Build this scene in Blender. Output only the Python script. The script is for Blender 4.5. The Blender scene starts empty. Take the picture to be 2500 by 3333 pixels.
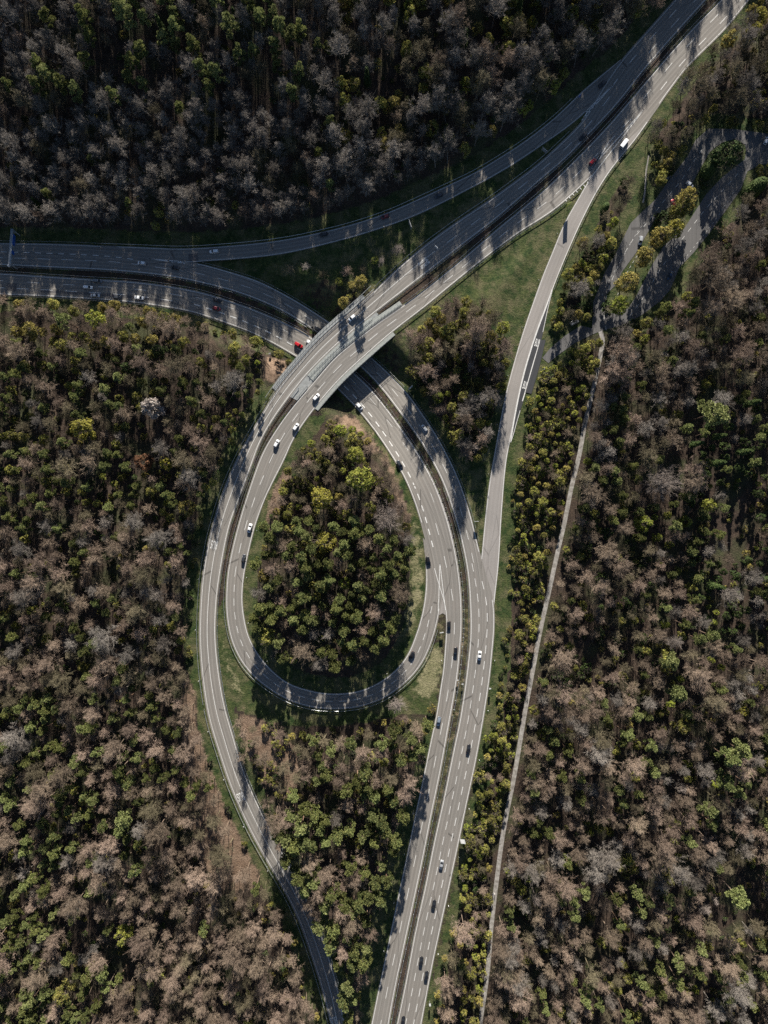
import bpy, math, random
import numpy as np
from mathutils import Vector, kdtree
from mathutils.geometry import tessellate_polygon

random.seed(7)
SC = bpy.context.scene
COL = SC.collection
H = 350.0            # camera height above the upper road level
S = 0.155            # metres per photo pixel at z = 0
CX, CY = 1250.0, 1666.5

def P(px, py, z=0.0):
    k = S * (H - z) / H
    return Vector(((px - CX) * k, (CY - py) * k, z))
def to_px(v):
    k = S * (H - v[2]) / H
    return (v[0] / k + CX, CY - v[1] / k)
def sstep(a, b, x):
    t = min(1.0, max(0.0, (x - a) / (b - a)))
    return t * t * (3 - 2 * t)

BR = (1085, 1135)    # where the roads cross
def bump(px, py):
    return 1 - sstep(150, 560, math.hypot(px - BR[0], py - BR[1]))
def dip(px, py):
    return -6.8 * bump(px, py)

# ---------------------------------------------------------------- materials
def new_mat(name, rough=0.8, metal=0.0, color=(.5, .5, .5)):
    m = bpy.data.materials.new(name); m.use_nodes = True
    nt = m.node_tree; b = nt.nodes['Principled BSDF']
    b.inputs['Roughness'].default_value = rough
    b.inputs['Metallic'].default_value = metal
    b.inputs['Base Color'].default_value = (*color, 1)
    b.inputs['Specular IOR Level'].default_value = 0.3
    return m, nt, b
def N(nt, t, **kw):
    n = nt.nodes.new(t)
    for k, v in kw.items():
        if k in n.inputs.keys(): n.inputs[k].default_value = v
        else: setattr(n, k, v)
    return n
def mixc(nt, fac, a, b, mode='MIX'):
    n = nt.nodes.new('ShaderNodeMix'); n.data_type = 'RGBA'; n.blend_type = mode
    if isinstance(fac, (int, float)): n.inputs[0].default_value = fac
    else: nt.links.new(fac, n.inputs[0])
    for i, c in ((6, a), (7, b)):
        if isinstance(c, tuple): n.inputs[i].default_value = (*c, 1)
        else: nt.links.new(c, n.inputs[i])
    return n.outputs[2]
def ramp(nt, src, p0, p1, c0=(0, 0, 0), c1=(1, 1, 1)):
    r = nt.nodes.new('ShaderNodeValToRGB')
    r.color_ramp.elements[0].position = p0; r.color_ramp.elements[1].position = p1
    r.color_ramp.elements[0].color = (*c0, 1); r.color_ramp.elements[1].color = (*c1, 1)
    nt.links.new(src, r.inputs[0]); return r.outputs[0]
def noise(nt, vec, scale, detail=4, rough=.6, out=0):
    n = N(nt, 'ShaderNodeTexNoise', Scale=scale, Detail=detail, Roughness=rough)
    if vec is not None: nt.links.new(vec, n.inputs['Vector'])
    return n.outputs[out]
def bump_to(nt, b, h, strength, dist):
    n = N(nt, 'ShaderNodeBump', Strength=strength, Distance=dist)
    nt.links.new(h, n.inputs['Height']); nt.links.new(n.outputs[0], b.inputs['Normal'])
def geo_pos(nt):
    return nt.nodes.new('ShaderNodeNewGeometry').outputs['Position']

def asphalt(name, base, warm, dark_amt=.55, streak=1.0):
    m, nt, b = new_mat(name, .85)
    uv = nt.nodes.new('ShaderNodeUVMap'); uv.uv_map = 'metres'
    mp = N(nt, 'ShaderNodeMapping'); nt.links.new(uv.outputs[0], mp.inputs[0])
    mp.inputs['Scale'].default_value = (0.9, 0.012, 1)
    st = noise(nt, mp.outputs[0], 1.3, 5, .6)
    pos = geo_pos(nt)
    big = noise(nt, pos, .035, 4, .6)
    fine = noise(nt, pos, 2.2, 6, .75)
    c = mixc(nt, ramp(nt, st, .36, .64), base, warm)
    c = mixc(nt, ramp(nt, big, .35, .68), c, tuple(x * .80 for x in base))
    f = ramp(nt, fine, .3, .7, (.78,) * 3, (1.18,) * 3)
    c = mixc(nt, 1.0, c, f, 'MULTIPLY')
    # wheel tracks along the lanes
    sep = nt.nodes.new('ShaderNodeSeparateXYZ'); nt.links.new(uv.outputs[0], sep.inputs[0])
    sn = nt.nodes.new('ShaderNodeMath'); sn.operation = 'SINE'
    ml = N(nt, 'ShaderNodeMath', operation='MULTIPLY'); ml.inputs[1].default_value = 2 * math.pi / 1.9
    nt.links.new(sep.outputs[0], ml.inputs[0]); nt.links.new(ml.outputs[0], sn.inputs[0])
    tr = ramp(nt, sn.outputs[0], .0, 1.0, (.84,) * 3, (1.07,) * 3)
    c = mixc(nt, .8 * streak, c, mixc(nt, 1.0, c, tr, 'MULTIPLY'))
    # tar seams: thin dark wandering cracks
    mp2 = N(nt, 'ShaderNodeMapping'); nt.links.new(uv.outputs[0], mp2.inputs[0])
    mp2.inputs['Scale'].default_value = (0.16, 0.02, 1)
    vo = N(nt, 'ShaderNodeTexVoronoi', feature='DISTANCE_TO_EDGE', Scale=1.0)
    nt.links.new(mp2.outputs[0], vo.inputs['Vector'])
    cr = ramp(nt, vo.outputs['Distance'], .004, .012, (1 - dark_amt * .9,) * 3, (1, 1, 1))
    c = mixc(nt, 1.0, c, cr, 'MULTIPLY')
    nt.links.new(c, b.inputs['Base Color'])
    bump_to(nt, b, fine, .12, .02)
    return m

ASPH = asphalt('asphalt_grey', (.245, .232, .208), (.205, .186, .164))
ASPH_LOT = asphalt('asphalt_rest_area', (.135, .132, .128), (.10, .098, .096), .5, .3)
ASPH_NEW = asphalt('asphalt_new_dark', (.050, .052, .056), (.043, .045, .05), .2, .2)
ASPH_PALE = asphalt('asphalt_pale', (.285, .268, .248), (.26, .24, .22), .3, .3)
PAINT, nt, b = new_mat('road_paint', .6)
nt.links.new(ramp(nt, noise(nt, geo_pos(nt), 1.4, 5, .7), .3, .6, (.40, .40, .38), (.66, .66, .63)), b.inputs['Base Color'])
CONC, nt, b = new_mat('concrete_pale', .8)
nt.links.new(ramp(nt, noise(nt, geo_pos(nt), .9, 6, .7), .3, .7, (.20, .215, .20), (.31, .325, .30)), b.inputs['Base Color'])
CONC_D, nt, b = new_mat('concrete_grey_weathered', .85)
nt.links.new(ramp(nt, noise(nt, geo_pos(nt), .7, 6, .7), .3, .7, (.17, .18, .175), (.30, .31, .30)), b.inputs['Base Color'])
STEEL, nt, b = new_mat('galvanised_steel', .45, .6, (.42, .44, .45))
nt.links.new(ramp(nt, noise(nt, geo_pos(nt), 1.2, 4, .6), .3, .7, (.28, .30, .31), (.50, .52, .53)), b.inputs['Base Color'])
STEEL_W, nt, b = new_mat('painted_steel_pale', .5, 0, (.26, .28, .285))
SIGNBLUE, _, _ = new_mat('sign_face_blue', .5, 0, (.02, .09, .35))
SIGNWHITE, _, _ = new_mat('sign_face_white', .5, 0, (.75, .76, .75))
SIGNYEL, _, _ = new_mat('sign_top_lime', .5, 0, (.50, .58, .10))
SIGNBACK, _, _ = new_mat('sign_back_grey', .5, .3, (.30, .31, .32))

TRACK, nt, b = new_mat('gravel_track', .95)
pos = geo_pos(nt)
c = ramp(nt, noise(nt, pos, .5, 6, .7), .35, .65, (.15, .138, .12), (.36, .345, .32))
c = mixc(nt, 1.0, c, ramp(nt, noise(nt, pos, 4.5, 4, .8), .3, .7, (.75,) * 3, (1.2,) * 3), 'MULTIPLY')
nt.links.new(c, b.inputs['Base Color'])

# forest floor with grass, bare soil and litter, laid out by the ground's own colour attribute
GROUND, nt, b = new_mat('forest_floor', 1.0)
pos = geo_pos(nt)
at = nt.nodes.new('ShaderNodeAttribute'); at.attribute_name = 'cover'
sp = nt.nodes.new('ShaderNodeSeparateColor'); nt.links.new(at.outputs['Color'], sp.inputs[0])
n1 = noise(nt, pos, .25, 7, .7); n2 = noise(nt, pos, 1.3, 6, .75); n3 = noise(nt, pos, .07, 3, .5)
litter = mixc(nt, ramp(nt, n1, .35, .65), (.030, .023, .017), (.072, .050, .036))
litter = mixc(nt, ramp(nt, n3, .48, .66), litter, (.048, .052, .024))
soil = mixc(nt, ramp(nt, n1, .35, .65), (.14, .092, .060), (.225, .160, .112))
grass = mixc(nt, ramp(nt, n1, .40, .62), (.018, .038, .009), (.066, .080, .026))
n4 = noise(nt, pos, .12, 6, .7)
grass = mixc(nt, ramp(nt, n4, .46, .62), grass, (.108, .102, .050))
dry = mixc(nt, ramp(nt, n1, .3, .7), (.15, .15, .07), (.25, .225, .13))
fine = ramp(nt, n2, .28, .72, (.42,) * 3, (1.5,) * 3)
def noisy(sock):
    a = N(nt, 'ShaderNodeMath', operation='ADD'); nt.links.new(sock, a.inputs[0])
    s_ = N(nt, 'ShaderNodeMath', operation='MULTIPLY_ADD'); nt.links.new(n1, s_.inputs[0])
    s_.inputs[1].default_value = 1.6; s_.inputs[2].default_value = -.8
    nt.links.new(s_.outputs[0], a.inputs[1])
    return ramp(nt, a.outputs[0], .38, .62)
c = mixc(nt, noisy(sp.outputs[0]), litter, grass)
c = mixc(nt, noisy(sp.outputs[1]), c, soil)
c = mixc(nt, noisy(sp.outputs[2]), c, dry)
c = mixc(nt, 1.0, c, fine, 'MULTIPLY')
nt.links.new(c, b.inputs['Base Color'])
bump_to(nt, b, n2, 1.0, .45)

def plant_mat(name, c0, c1, c2=None, vary=.35, transl=0.0, rough=.8):
    """colour varies from tree to tree (object random) and within the crown (noise)"""
    m, nt, b = new_mat(name, rough)
    oi = nt.nodes.new('ShaderNodeObjectInfo')
    pos = geo_pos(nt)
    c = mixc(nt, oi.outputs['Random'], c0, c1)
    if c2: c = mixc(nt, ramp(nt, noise(nt, pos, .9, 3, .6), .42, .62), c, c2)
    hs = N(nt, 'ShaderNodeMath', operation='FRACT'); ml = N(nt, 'ShaderNodeMath', operation='MULTIPLY')
    nt.links.new(oi.outputs['Random'], ml.inputs[0]); ml.inputs[1].default_value = 17.3
    nt.links.new(ml.outputs[0], hs.inputs[0])
    v = ramp(nt, hs.outputs[0], 0, 1, (1 - vary,) * 3, (1 + vary,) * 3)
    c = mixc(nt, 1.0, c, v, 'MULTIPLY')
    nt.links.new(c, b.inputs['Base Color'])
    b.inputs['Specular IOR Level'].default_value = .15
    if transl:
        tr = nt.nodes.new('ShaderNodeBsdfTranslucent'); nt.links.new(c, tr.inputs[0])
        mx = nt.nodes.new('ShaderNodeMixShader'); mx.inputs[0].default_value = transl
        nt.links.new(b.outputs[0], mx.inputs[1]); nt.links.new(tr.outputs[0], mx.inputs[2])
        nt.links.new(mx.outputs[0], nt.nodes['Material Output'].inputs[0])
    return m
M = {
 'pink':  plant_mat('bark_twigs_pinkish', (.215, .160, .125), (.172, .135, .097)),
 'grey':  plant_mat('bark_twigs_grey', (.190, .172, .150), (.140, .122, .104)),
 'olive': plant_mat('bark_twigs_olive', (.115, .100, .062), (.150, .125, .082)),
 'pale':  plant_mat('bark_twigs_pale', (.225, .19, .165), (.20, .172, .15), vary=.15),
 'trunk': plant_mat('bark_dark', (.085, .070, .058), (.12, .10, .085)),
 'pinetrunk': plant_mat('bark_pine', (.17, .11, .075), (.12, .095, .075)),
 'needle': plant_mat('pine_needles', (.135, .155, .047), (.095, .125, .050), (.180, .182, .062), transl=.3),
 'dark':  plant_mat('evergreen_leaves_dark', (.034, .062, .020), (.050, .075, .022), (.062, .085, .024)),
 'lime':  plant_mat('spring_leaves_lime', (.26, .29, .045), (.31, .30, .065), (.18, .22, .045), vary=.2, transl=.3),
 'yellow': plant_mat('spring_leaves_yellow', (.30, .27, .045), (.27, .24, .05), (.22, .21, .05), vary=.15, transl=.3),
 'olivegreen': plant_mat('budding_leaves_olive', (.25, .24, .055), (.28, .24, .07), (.15, .17, .042), vary=.45, transl=.25),
 'ochre': plant_mat('budding_leaves_ochre', (.29, .235, .065), (.33, .28, .08), (.21, .185, .055), transl=.25),
 'rust':  plant_mat('dry_leaves_rust', (.17, .085, .045), (.15, .08, .045), vary=.15, transl=.2),
 'white': plant_mat('blossom_white', (.44, .39, .35), (.42, .38, .34), (.30, .25, .22), vary=.1, transl=.2),
 'palegreen': plant_mat('needles_pale_green', (.205, .235, .085), (.225, .235, .095), (.155, .185, .065), vary=.25, transl=.25),
}

# ---------------------------------------------------------------- object helpers
def mesh_obj(name, verts, faces, mat, parent=None, smooth=False, uvs=None, mesh_name=None):
    me = bpy.data.meshes.new(mesh_name or name)
    me.from_pydata([tuple(v) for v in verts], [], faces)
    if mat: me.materials.append(mat)
    if smooth: me.polygons.foreach_set('use_smooth', [True] * len(me.polygons))
    if uvs is not None:
        ul = me.uv_layers.new(name='metres')
        li = np.empty(len(me.loops), dtype=np.int32); me.loops.foreach_get('vertex_index', li)
        ul.data.foreach_set('uv', np.asarray(uvs, dtype=np.float32)[li].ravel())
    me.update()
    o = bpy.data.objects.new(name, me); COL.objects.link(o)
    if parent: o.parent = parent
    return o
def inst(name, me, parent=None, mat=None, loc=None):
    o = bpy.data.objects.new(name, me); COL.objects.link(o)
    if parent: o.parent = parent
    if loc is not None: o.location = loc
    if mat:
        o.material_slots[0].link = 'OBJECT'; o.material_slots[0].material = mat
    return o
def empty(name, loc, rz=0, scale=1):
    o = bpy.data.objects.new(name, None); COL.objects.link(o)
    o.location = loc; o.rotation_euler = (0, 0, rz); o.scale = (scale,) * 3 if not isinstance(scale, tuple) else scale
    o.empty_display_size = .5
    return o
def tag(o, label=None, cat=None, group=None, kind=None):
    if label: o['label'] = label
    if cat: o['category'] = cat
    if group: o['group'] = group
    if kind: o['kind'] = kind
    return o
class MB:
    def __init__(s): s.v = []; s.f = []
    def box(s, x0, y0, z0, x1, y1, z1):
        n = len(s.v)
        s.v += [(x0, y0, z0), (x1, y0, z0), (x1, y1, z0), (x0, y1, z0), (x0, y0, z1), (x1, y0, z1), (x1, y1, z1), (x0, y1, z1)]
        s.f += [tuple(n + i for i in q) for q in ((0, 3, 2, 1), (4, 5, 6, 7), (0, 1, 5, 4), (1, 2, 6, 5), (2, 3, 7, 6), (3, 0, 4, 7))]
        return s
    def tube(s, p, q, r0, r1, n=6):
        p = Vector(p); q = Vector(q); d = (q - p)
        if d.length < 1e-6: return s
        d.normalize(); a = d.orthogonal().normalized(); b = d.cross(a)
        k = len(s.v)
        for (c, r) in ((p, r0), (q, r1)):
            for i in range(n):
                t = 2 * math.pi * i / n
                s.v.append(tuple(c + a * (r * math.cos(t)) + b * (r * math.sin(t))))
        for i in range(n):
            j = (i + 1) % n
            s.f.append((k + i, k + j, k + n + j, k + n + i))
        return s
    def quad(s, c, u, w):
        k = len(s.v)
        s.v += [tuple(c - u - w), tuple(c + u - w), tuple(c + u + w), tuple(c - u + w)]
        s.f.append((k, k + 1, k + 2, k + 3)); return s
    def obj(s, name, mat, parent=None, smooth=False):
        return mesh_obj(name, s.v, s.f, mat, parent, smooth)
    def mesh(s, name, mat):
        me = bpy.data.meshes.new(name); me.from_pydata(s.v, [], s.f)
        me.materials.append(mat); me.update(); return me

# ---------------------------------------------------------------- roads
def dense(pts, step=9.0):
    """Catmull-Rom through pixel points, resampled evenly"""
    p = [np.array(q, float) for q in pts]
    p = [2 * p[0] - p[1]] + p + [2 * p[-1] - p[-2]]
    out = []
    for i in range(1, len(p) - 2):
        a, b_, c_, d = p[i - 1], p[i], p[i + 1], p[i + 2]
        for k in range(10):
            t = k / 10
            out.append(.5 * ((2 * b_) + (c_ - a) * t + (2 * a - 5 * b_ + 4 * c_ - d) * t * t + (3 * b_ - a - 3 * c_ + d) * t ** 3))
    out.append(p[-2])
    out = np.array(out)
    return resample(out, max(2, int(arclen(out)[-1] / step)))
def arclen(a):
    return np.concatenate([[0], np.cumsum(np.hypot(*np.diff(a, axis=0).T))])
def resample(a, n):
    s = arclen(a); t = np.linspace(0, s[-1], n)
    return np.stack([np.interp(t, s, a[:, 0]), np.interp(t, s, a[:, 1])], 1)
def smooth(a, k=5):
    w = np.ones(2 * k + 1) / (2 * k + 1)
    q = np.concatenate([np.repeat(a[:1], k, 0), a, np.repeat(a[-1:], k, 0)])
    r = np.stack([np.convolve(q[:, i], w, 'valid') for i in (0, 1)], 1)
    r[0], r[-1] = a[0], a[-1]; return r
def hit(poly, c, n, lim=150):
    a, b_ = poly[:-1], poly[1:]; d = b_ - a; q = a - c
    den = n[0] * d[:, 1] - n[1] * d[:, 0]; den = np.where(abs(den) < 1e-9, 1e-9, den)
    t = (q[:, 0] * d[:, 1] - q[:, 1] * d[:, 0]) / den
    u = (q[:, 0] * n[1] - q[:, 1] * n[0]) / den
    ok = (u >= -.001) & (u <= 1.001) & (abs(t) < lim)
    if not ok.any(): return None
    tt = t[ok]; return c + n * tt[np.argmin(abs(tt))]
def ext(pts, a=True, b_=True, m=260):
    p = [np.array(q, float) for q in pts]
    if a: d = p[0] - p[1]; p = [p[0] + d / np.hypot(*d) * m] + p
    if b_: d = p[-1] - p[-2]; p = p + [p[-1] + d / np.hypot(*d) * m]
    return p

ALL_SAMPLES = []     # (x, y) of every paved point, for spacing and ground height
LOW_SAMPLES = []
class Road:
    def __init__(s, L, R, zfun, lift=0.0, cols=7, low=False, reg=True):
        L = smooth(dense(L), 3); R = smooth(dense(R), 3)
        n = int(max(arclen(L)[-1], arclen(R)[-1]) / 16) + 2
        c = (resample(L, n) + resample(R, n)) / 2
        for it in range(2):
            c = smooth(c, 3); tg = np.gradient(c, axis=0); tg /= np.hypot(tg[:, 0], tg[:, 1])[:, None]
            nr = np.stack([-tg[:, 1], tg[:, 0]], 1)
            l, r = resample(L, n).copy(), resample(R, n).copy()
            for i in range(n):
                h1, h2 = hit(L, c[i], nr[i]), hit(R, c[i], nr[i])
                if h1 is not None and h2 is not None: l[i], r[i] = h1, h2
            c = (l + r) / 2
        s.lpx, s.rpx = l, r
        s.lift = lift
        s.Lw = np.array([P(*q, zfun(*q) + lift) for q in l]); s.Rw = np.array([P(*q, zfun(*q) + lift) for q in r])
        for i in range(n):   # level across the road
            z = (s.Lw[i, 2] + s.Rw[i, 2]) / 2
            s.Lw[i] = P(*l[i], z); s.Rw[i] = P(*r[i], z)
        s.C = (s.Lw + s.Rw) / 2
        s.s = np.concatenate([[0], np.cumsum(np.linalg.norm(np.diff(s.C, axis=0), axis=1))])
        s.n = n
        if reg:
            for i in range(n):
                for k in range(7):
                    q = s.Lw[i] * (1 - k / 6) + s.Rw[i] * (k / 6)
                    ALL_SAMPLES.append((q[0], q[1]))
                    if low: LOW_SAMPLES.append((q[0], q[1], q[2]))
    def at(s, t, f, dz=0.0, off=0.0):
        """point at arc length t, fraction f across (0 = L edge), off metres further towards R"""
        L = np.array([np.interp(t, s.s, s.Lw[:, i]) for i in range(3)])
        R = np.array([np.interp(t, s.s, s.Rw[:, i]) for i in range(3)])
        d = R - L; w = np.linalg.norm(d[:2]) or 1
        p = L + d * f + d / w * off
        p[2] += dz; return p
    def near(s, px, py):
        """(arc length, tangent angle, z) nearest to a photo pixel"""
        c = (s.lpx + s.rpx) / 2
        i = int(np.argmin(np.hypot(c[:, 0] - px, c[:, 1] - py)))
        j0, j1 = max(0, i - 2), min(s.n - 1, i + 2)
        d = s.C[j1] - s.C[j0]
        return s.s[i], math.atan2(d[1], d[0]), s.C[i][2]
    def sheet(s, name, mat, label=None, cols=8):
        v, f, uv = [], [], []
        for i in range(s.n):
            w = np.linalg.norm(s.Rw[i] - s.Lw[i])
            for k in range(cols + 1):
                t = k / cols
                v.append(s.Lw[i] * (1 - t) + s.Rw[i] * t); uv.append((w * t, s.s[i]))
        for i in range(s.n - 1):
            for k in range(cols):
                a = i * (cols + 1) + k
                f.append((a, a + 1, a + cols + 2, a + cols + 1))
        o = mesh_obj(name, v, f, mat, uvs=uv, smooth=True)
        fix_up(o)
        return tag(o, label, 'road', kind='structure')
def fix_up(o):
    me = o.data
    if sum(p.normal.z * p.area for p in me.polygons) < 0: me.flip_normals()

def z0(px, py): return 0.0
A_L = ext([(2193,0),(2103,102),(2018,199),(1960,285),(1925,345),(1901,385),(1875,415),(1825,464),(1753,530),(1681,585),(1590,651),(1500,711),(1400,783),(1320,848),(1263,900),(1219,943),(1166,992),(1089,1059),(1027,1117),(969,1184),(916,1247),(858,1334),(814,1411),(779,1473),(726,1592),(692,1700),(673,1779),(657,1877),(649,1985),(647,2080),(654,2187),(666,2279),(680,2350),(706,2436),(747,2558),(798,2676),(855,2784),(921,2896),(967,2989),(1008,3101),(1044,3214),(1075,3333)])
A_R = ext([(2300,0),(2211,99),(2103,223),(2012,338),(1922,435),(1838,521),(1759,588),(1633,699),(1500,803),(1369,905),(1282,972),(1195,1040),(1089,1131),(1007,1213),(945,1290),(896,1358),(853,1430),(819,1519),(775,1640),(751,1705),(730,1801),(711,1922),(704,2016),(704,2080),(711,2159),(723,2244),(739,2320),(758,2384),(788,2487),(824,2579),(870,2676),(932,2794),(988,2901),(1039,3014),(1075,3122),(1101,3214),(1124,3333)])
B_L = ext([(2344,0),(2255,90),(2175,178),(2024,356),(1946,443),(1838,552),(1753,632),(1621,741),(1500,845),(1379,943),(1301,1000),(1224,1053),(1137,1122),(1089,1162),(1017,1245),(945,1330),(892,1405),(848,1484),(800,1620),(776,1700),(755,1782),(739,1865),(734,1947),(736,2004),(749,2077),(777,2143),(815,2194),(853,2228),(904,2263),(948,2285),(1000,2301),(1051,2309),(1110,2309),(1164,2304),(1250,2275),(1329,2216),(1382,2149),(1416,2063),(1432,1990),(1444,1930),(1440,1860),(1425,1800)], True, False)
B_R = ext([(2440,0),(2356,102),(2241,217),(2163,319),(2121,380),(2060,440),(2005,495),(1960,540),(1919,582),(1886,613),(1801,687),(1699,752),(1608,818),(1523,885),(1446,948),(1383,1000),(1282,1078),(1207,1143),(1137,1206),(1084,1260),(1017,1340),(959,1425),(925,1500),(870,1610),(836,1700),(818,1766),(796,1871),(790,1953),(795,2001),(806,2058),(822,2096),(844,2133),(885,2181),(932,2219),(971,2236),(1051,2255),(1130,2255),(1197,2239),(1270,2196),(1323,2136),(1356,2056),(1376,1984),(1386,1897),(1383,1800),(1376,1750)], True, False)
C_L = ext([(0,887),(151,897),(289,906),(440,915),(573,933),(663,951),(753,979),(844,1012),(934,1052),(1000,1087),(1080,1145),(1150,1209),(1210,1266),(1258,1324),(1313,1400),(1364,1476),(1415,1569),(1453,1670),(1478,1763),(1495,1856),(1504,1950),(1505,2049),(1499,2129),(1492,2199),(1479,2278),(1464,2360),(1452,2428),(1434,2524),(1406,2660),(1378,2804),(1346,2954),(1318,3084),(1290,3215),(1268,3333)])
C_R = ext([(0,960),(151,966),(301,975),(452,988),(603,1012),(723,1048),(844,1096),(964,1162),(1035,1212),(1099,1268),(1160,1330),(1217,1400),(1271,1480),(1322,1569),(1360,1670),(1382,1750),(1405,1830),(1425,1900),(1441,1950),(1451,2000),(1452,2040),(1449,2089),(1442,2179),(1432,2243),(1420,2323),(1402,2407),(1374,2543),(1346,2674),(1322,2790),(1294,2921),(1266,3056),(1233,3211),(1208,3333)])
D_L = ext([(0,864),(181,873),(362,882),(543,900),(663,924),(784,957),(904,1006),(1000,1062),(1080,1120),(1166,1189),(1234,1257),(1287,1325),(1342,1400),(1381,1458),(1432,1552),(1470,1653),(1503,1771),(1522,1877),(1529,1991),(1529,2074),(1522,2149),(1513,2224),(1504,2286),(1492,2358),(1477,2428),(1444,2590),(1411,2739),(1383,2879),(1350,3028),(1322,3178),(1290,3333)])
D_R = ext([(0,790),(151,792),(301,797),(400,806),(500,826),(603,850),(651,857),(753,885),(844,915),(934,961),(1000,1000),(1075,1050),(1140,1103),(1207,1160),(1273,1221),(1330,1283),(1402,1385),(1444,1455),(1491,1552),(1529,1662),(1556,1770),(1572,1835),(1592,1900),(1608,1960),(1611,2037),(1604,2124),(1595,2211),(1586,2273),(1574,2348),(1551,2477),(1523,2608),(1490,2767),(1462,2898),(1434,3028),(1406,3160),(1374,3333)])
F_L = [(2110,330),(2075,375),(2040,425),(1985,500),(1919,582),(1886,639),(1838,723),(1801,812),(1768,892),(1753,933),(1705,1071),(1669,1192),(1639,1312),(1608,1480),(1594,1560),(1581,1665),(1568,1798),(1563,1851),(1568,1920),(1572,1990)]
F_R = [(2149,338),(2122,378),(2098,413),(2061,464),(2006,530),(1952,609),(1904,699),(1862,790),(1819,892),(1783,987),(1747,1083),(1711,1198),(1687,1300),(1669,1397),(1648,1506),(1634,1665),(1624,1831),(1612,1940),(1606,2000)]
G_L = [(330,799),(450,803),(603,808),(784,796),(900,783),(1000,765),(1130,734),(1253,694),(1362,647),(1452,605),(1542,562),(1621,518),(1741,416+35),(1801,402),(1886,322),(1950,258),(2015,202)]
G_R = [(330,828),(450,842),(603,857),(640,853),(700,849),(784,843),(904,830),(1000,811),(1090,788),(1181,763),(1325,714),(1434,665),(1524,618),(1600,578),(1681,530),(1771,469),(1838,422),(1898,374),(1940,330),(2000,262)]
# tidy the top edge of the slip road between the traced stretches
G_L = [(330,799),(450,803),(603,808),(784,796),(900,783),(1000,765),(1130,734),(1253,694),(1362,647),(1452,605),(1542,562),(1621,515),(1700,464),(1780,403),(1840,350),(1886,304),(1935,262),(1980,225),(2022,192)]

RA = Road(A_L, A_R, z0, 0.000)
RB = Road(B_L, B_R, z0, -0.006)
RC = Road(C_L, C_R, dip, 0.000, low=True)
RD = Road(D_L, D_R, dip, 0.000, low=True)
RF = Road(F_L, F_R, z0, -0.012)
RG = Road(G_L, G_R, z0, -0.012)
RA.sheet('road', ASPH, 'outer carriageway of the high motorway, crossing the bridge and bending down past the loop')
RB.sheet('road', ASPH, 'inner carriageway that crosses the bridge and rounds the teardrop loop')
RC.sheet('road', ASPH, 'lower carriageway passing under the bridge towards the bottom edge, beside the loop')
RD.sheet('road', ASPH, 'lower carriageway with three lanes at the bottom, running up and under the bridge')
RF.sheet('road', ASPH_PALE, 'pale single lane slip road along the grass triangle up to the high motorway')
RG.sheet('road', ASPH, 'shaded slip road along the foot of the upper forest')

# bus bay beside the slip road
bay = Road([(1796,942),(1783,987),(1747,1083),(1711,1198),(1687,1300),(1669,1397),(1662,1440)], [(1799,945),(1783,1010),(1772,1065),(1761,1110),(1737,1190),(1713,1276),(1690,1350),(1668,1430),(1663,1442)], z0, -0.004)
bay.sheet('road', ASPH_NEW, 'dark asphalt bus bay beside the pale slip road')
plat = Road([(1759,1106),(1735,1191),(1710,1277)], [(1776,1106),(1757,1190),(1730,1282)], z0, 0.12, reg=True)
plat.sheet('pavement', ASPH_NEW, 'dark paved waiting platform beside the bus bay')

def poly_sheet(name, outer, holes, z, mat, label, grid=None):
    loops = [[Vector((p[0], p[1], 0)) for p in outer]] + [[Vector((p[0], p[1], 0)) for p in h] for h in holes]
    tris = tessellate_polygon(loops)
    pts = [p for l in loops for p in l]
    v = [P(p.x, p.y, z) for p in pts]
    o = mesh_obj(name, v, [tuple(t) for t in tris], mat, uvs=[(q[0], q[1]) for q in v])
    fix_up(o)
    return tag(o, label, 'road', kind='structure')
LOT = [(1890,1060),(1927,1068),(1931,983),(1969,886),(2003,827),(2053,726),(2087,692),(2133,650),(2180,583),(2239,507),(2264,456),(2306,418),(2391,420),(2500,435),(2620,455),(2620,560),(2530,535),(2480,535),(2433,557),(2412,616),(2370,675),(2315,751),(2260,820),(2213,869),(2180,945),(2150,979),(2095,1021),(2062,1042),(2011,1063),(1965,1074),(1930,1088),(1870,1117),(1815,1157),(1785,1182),(1765,1165),(1792,1132),(1840,1092)]
ISLE = [(1965,1004),(1972,960),(2003,929),(2024,886),(2070,823),(2112,751),(2133,709),(2170,680),(2205,650),(2247,608),(2268,570),(2289,532),(2310,495),(2349,464),(2391,452),(2425,470),(2429,490),(2424,519),(2349,578),(2298,633),(2230,739),(2159,802),(2121,865),(2074,958),(2045,1004),(2003,1021),(1975,1018)]
poly_sheet('road', LOT, [ISLE], -0.01, ASPH_LOT, 'streaked asphalt of the rest area around its planted island')
def in_poly(x, y, poly):
    r = False; j = len(poly) - 1
    for i in range(len(poly)):
        xi, yi = poly[i]; xj, yj = poly[j]
        if (yi > y) != (yj > y) and x < (xj - xi) * (y - yi) / (yj - yi) + xi: r = not r
        j = i
    return r
LOT_SAMPLES = []
for px in range(1760, 2620, 12):
    for py in range(410, 1190, 12):
        if in_poly(px, py, LOT) and not in_poly(px, py, ISLE):
            w = P(px, py); ALL_SAMPLES.append((w.x, w.y)); LOT_SAMPLES.append((w.x, w.y))

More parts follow.
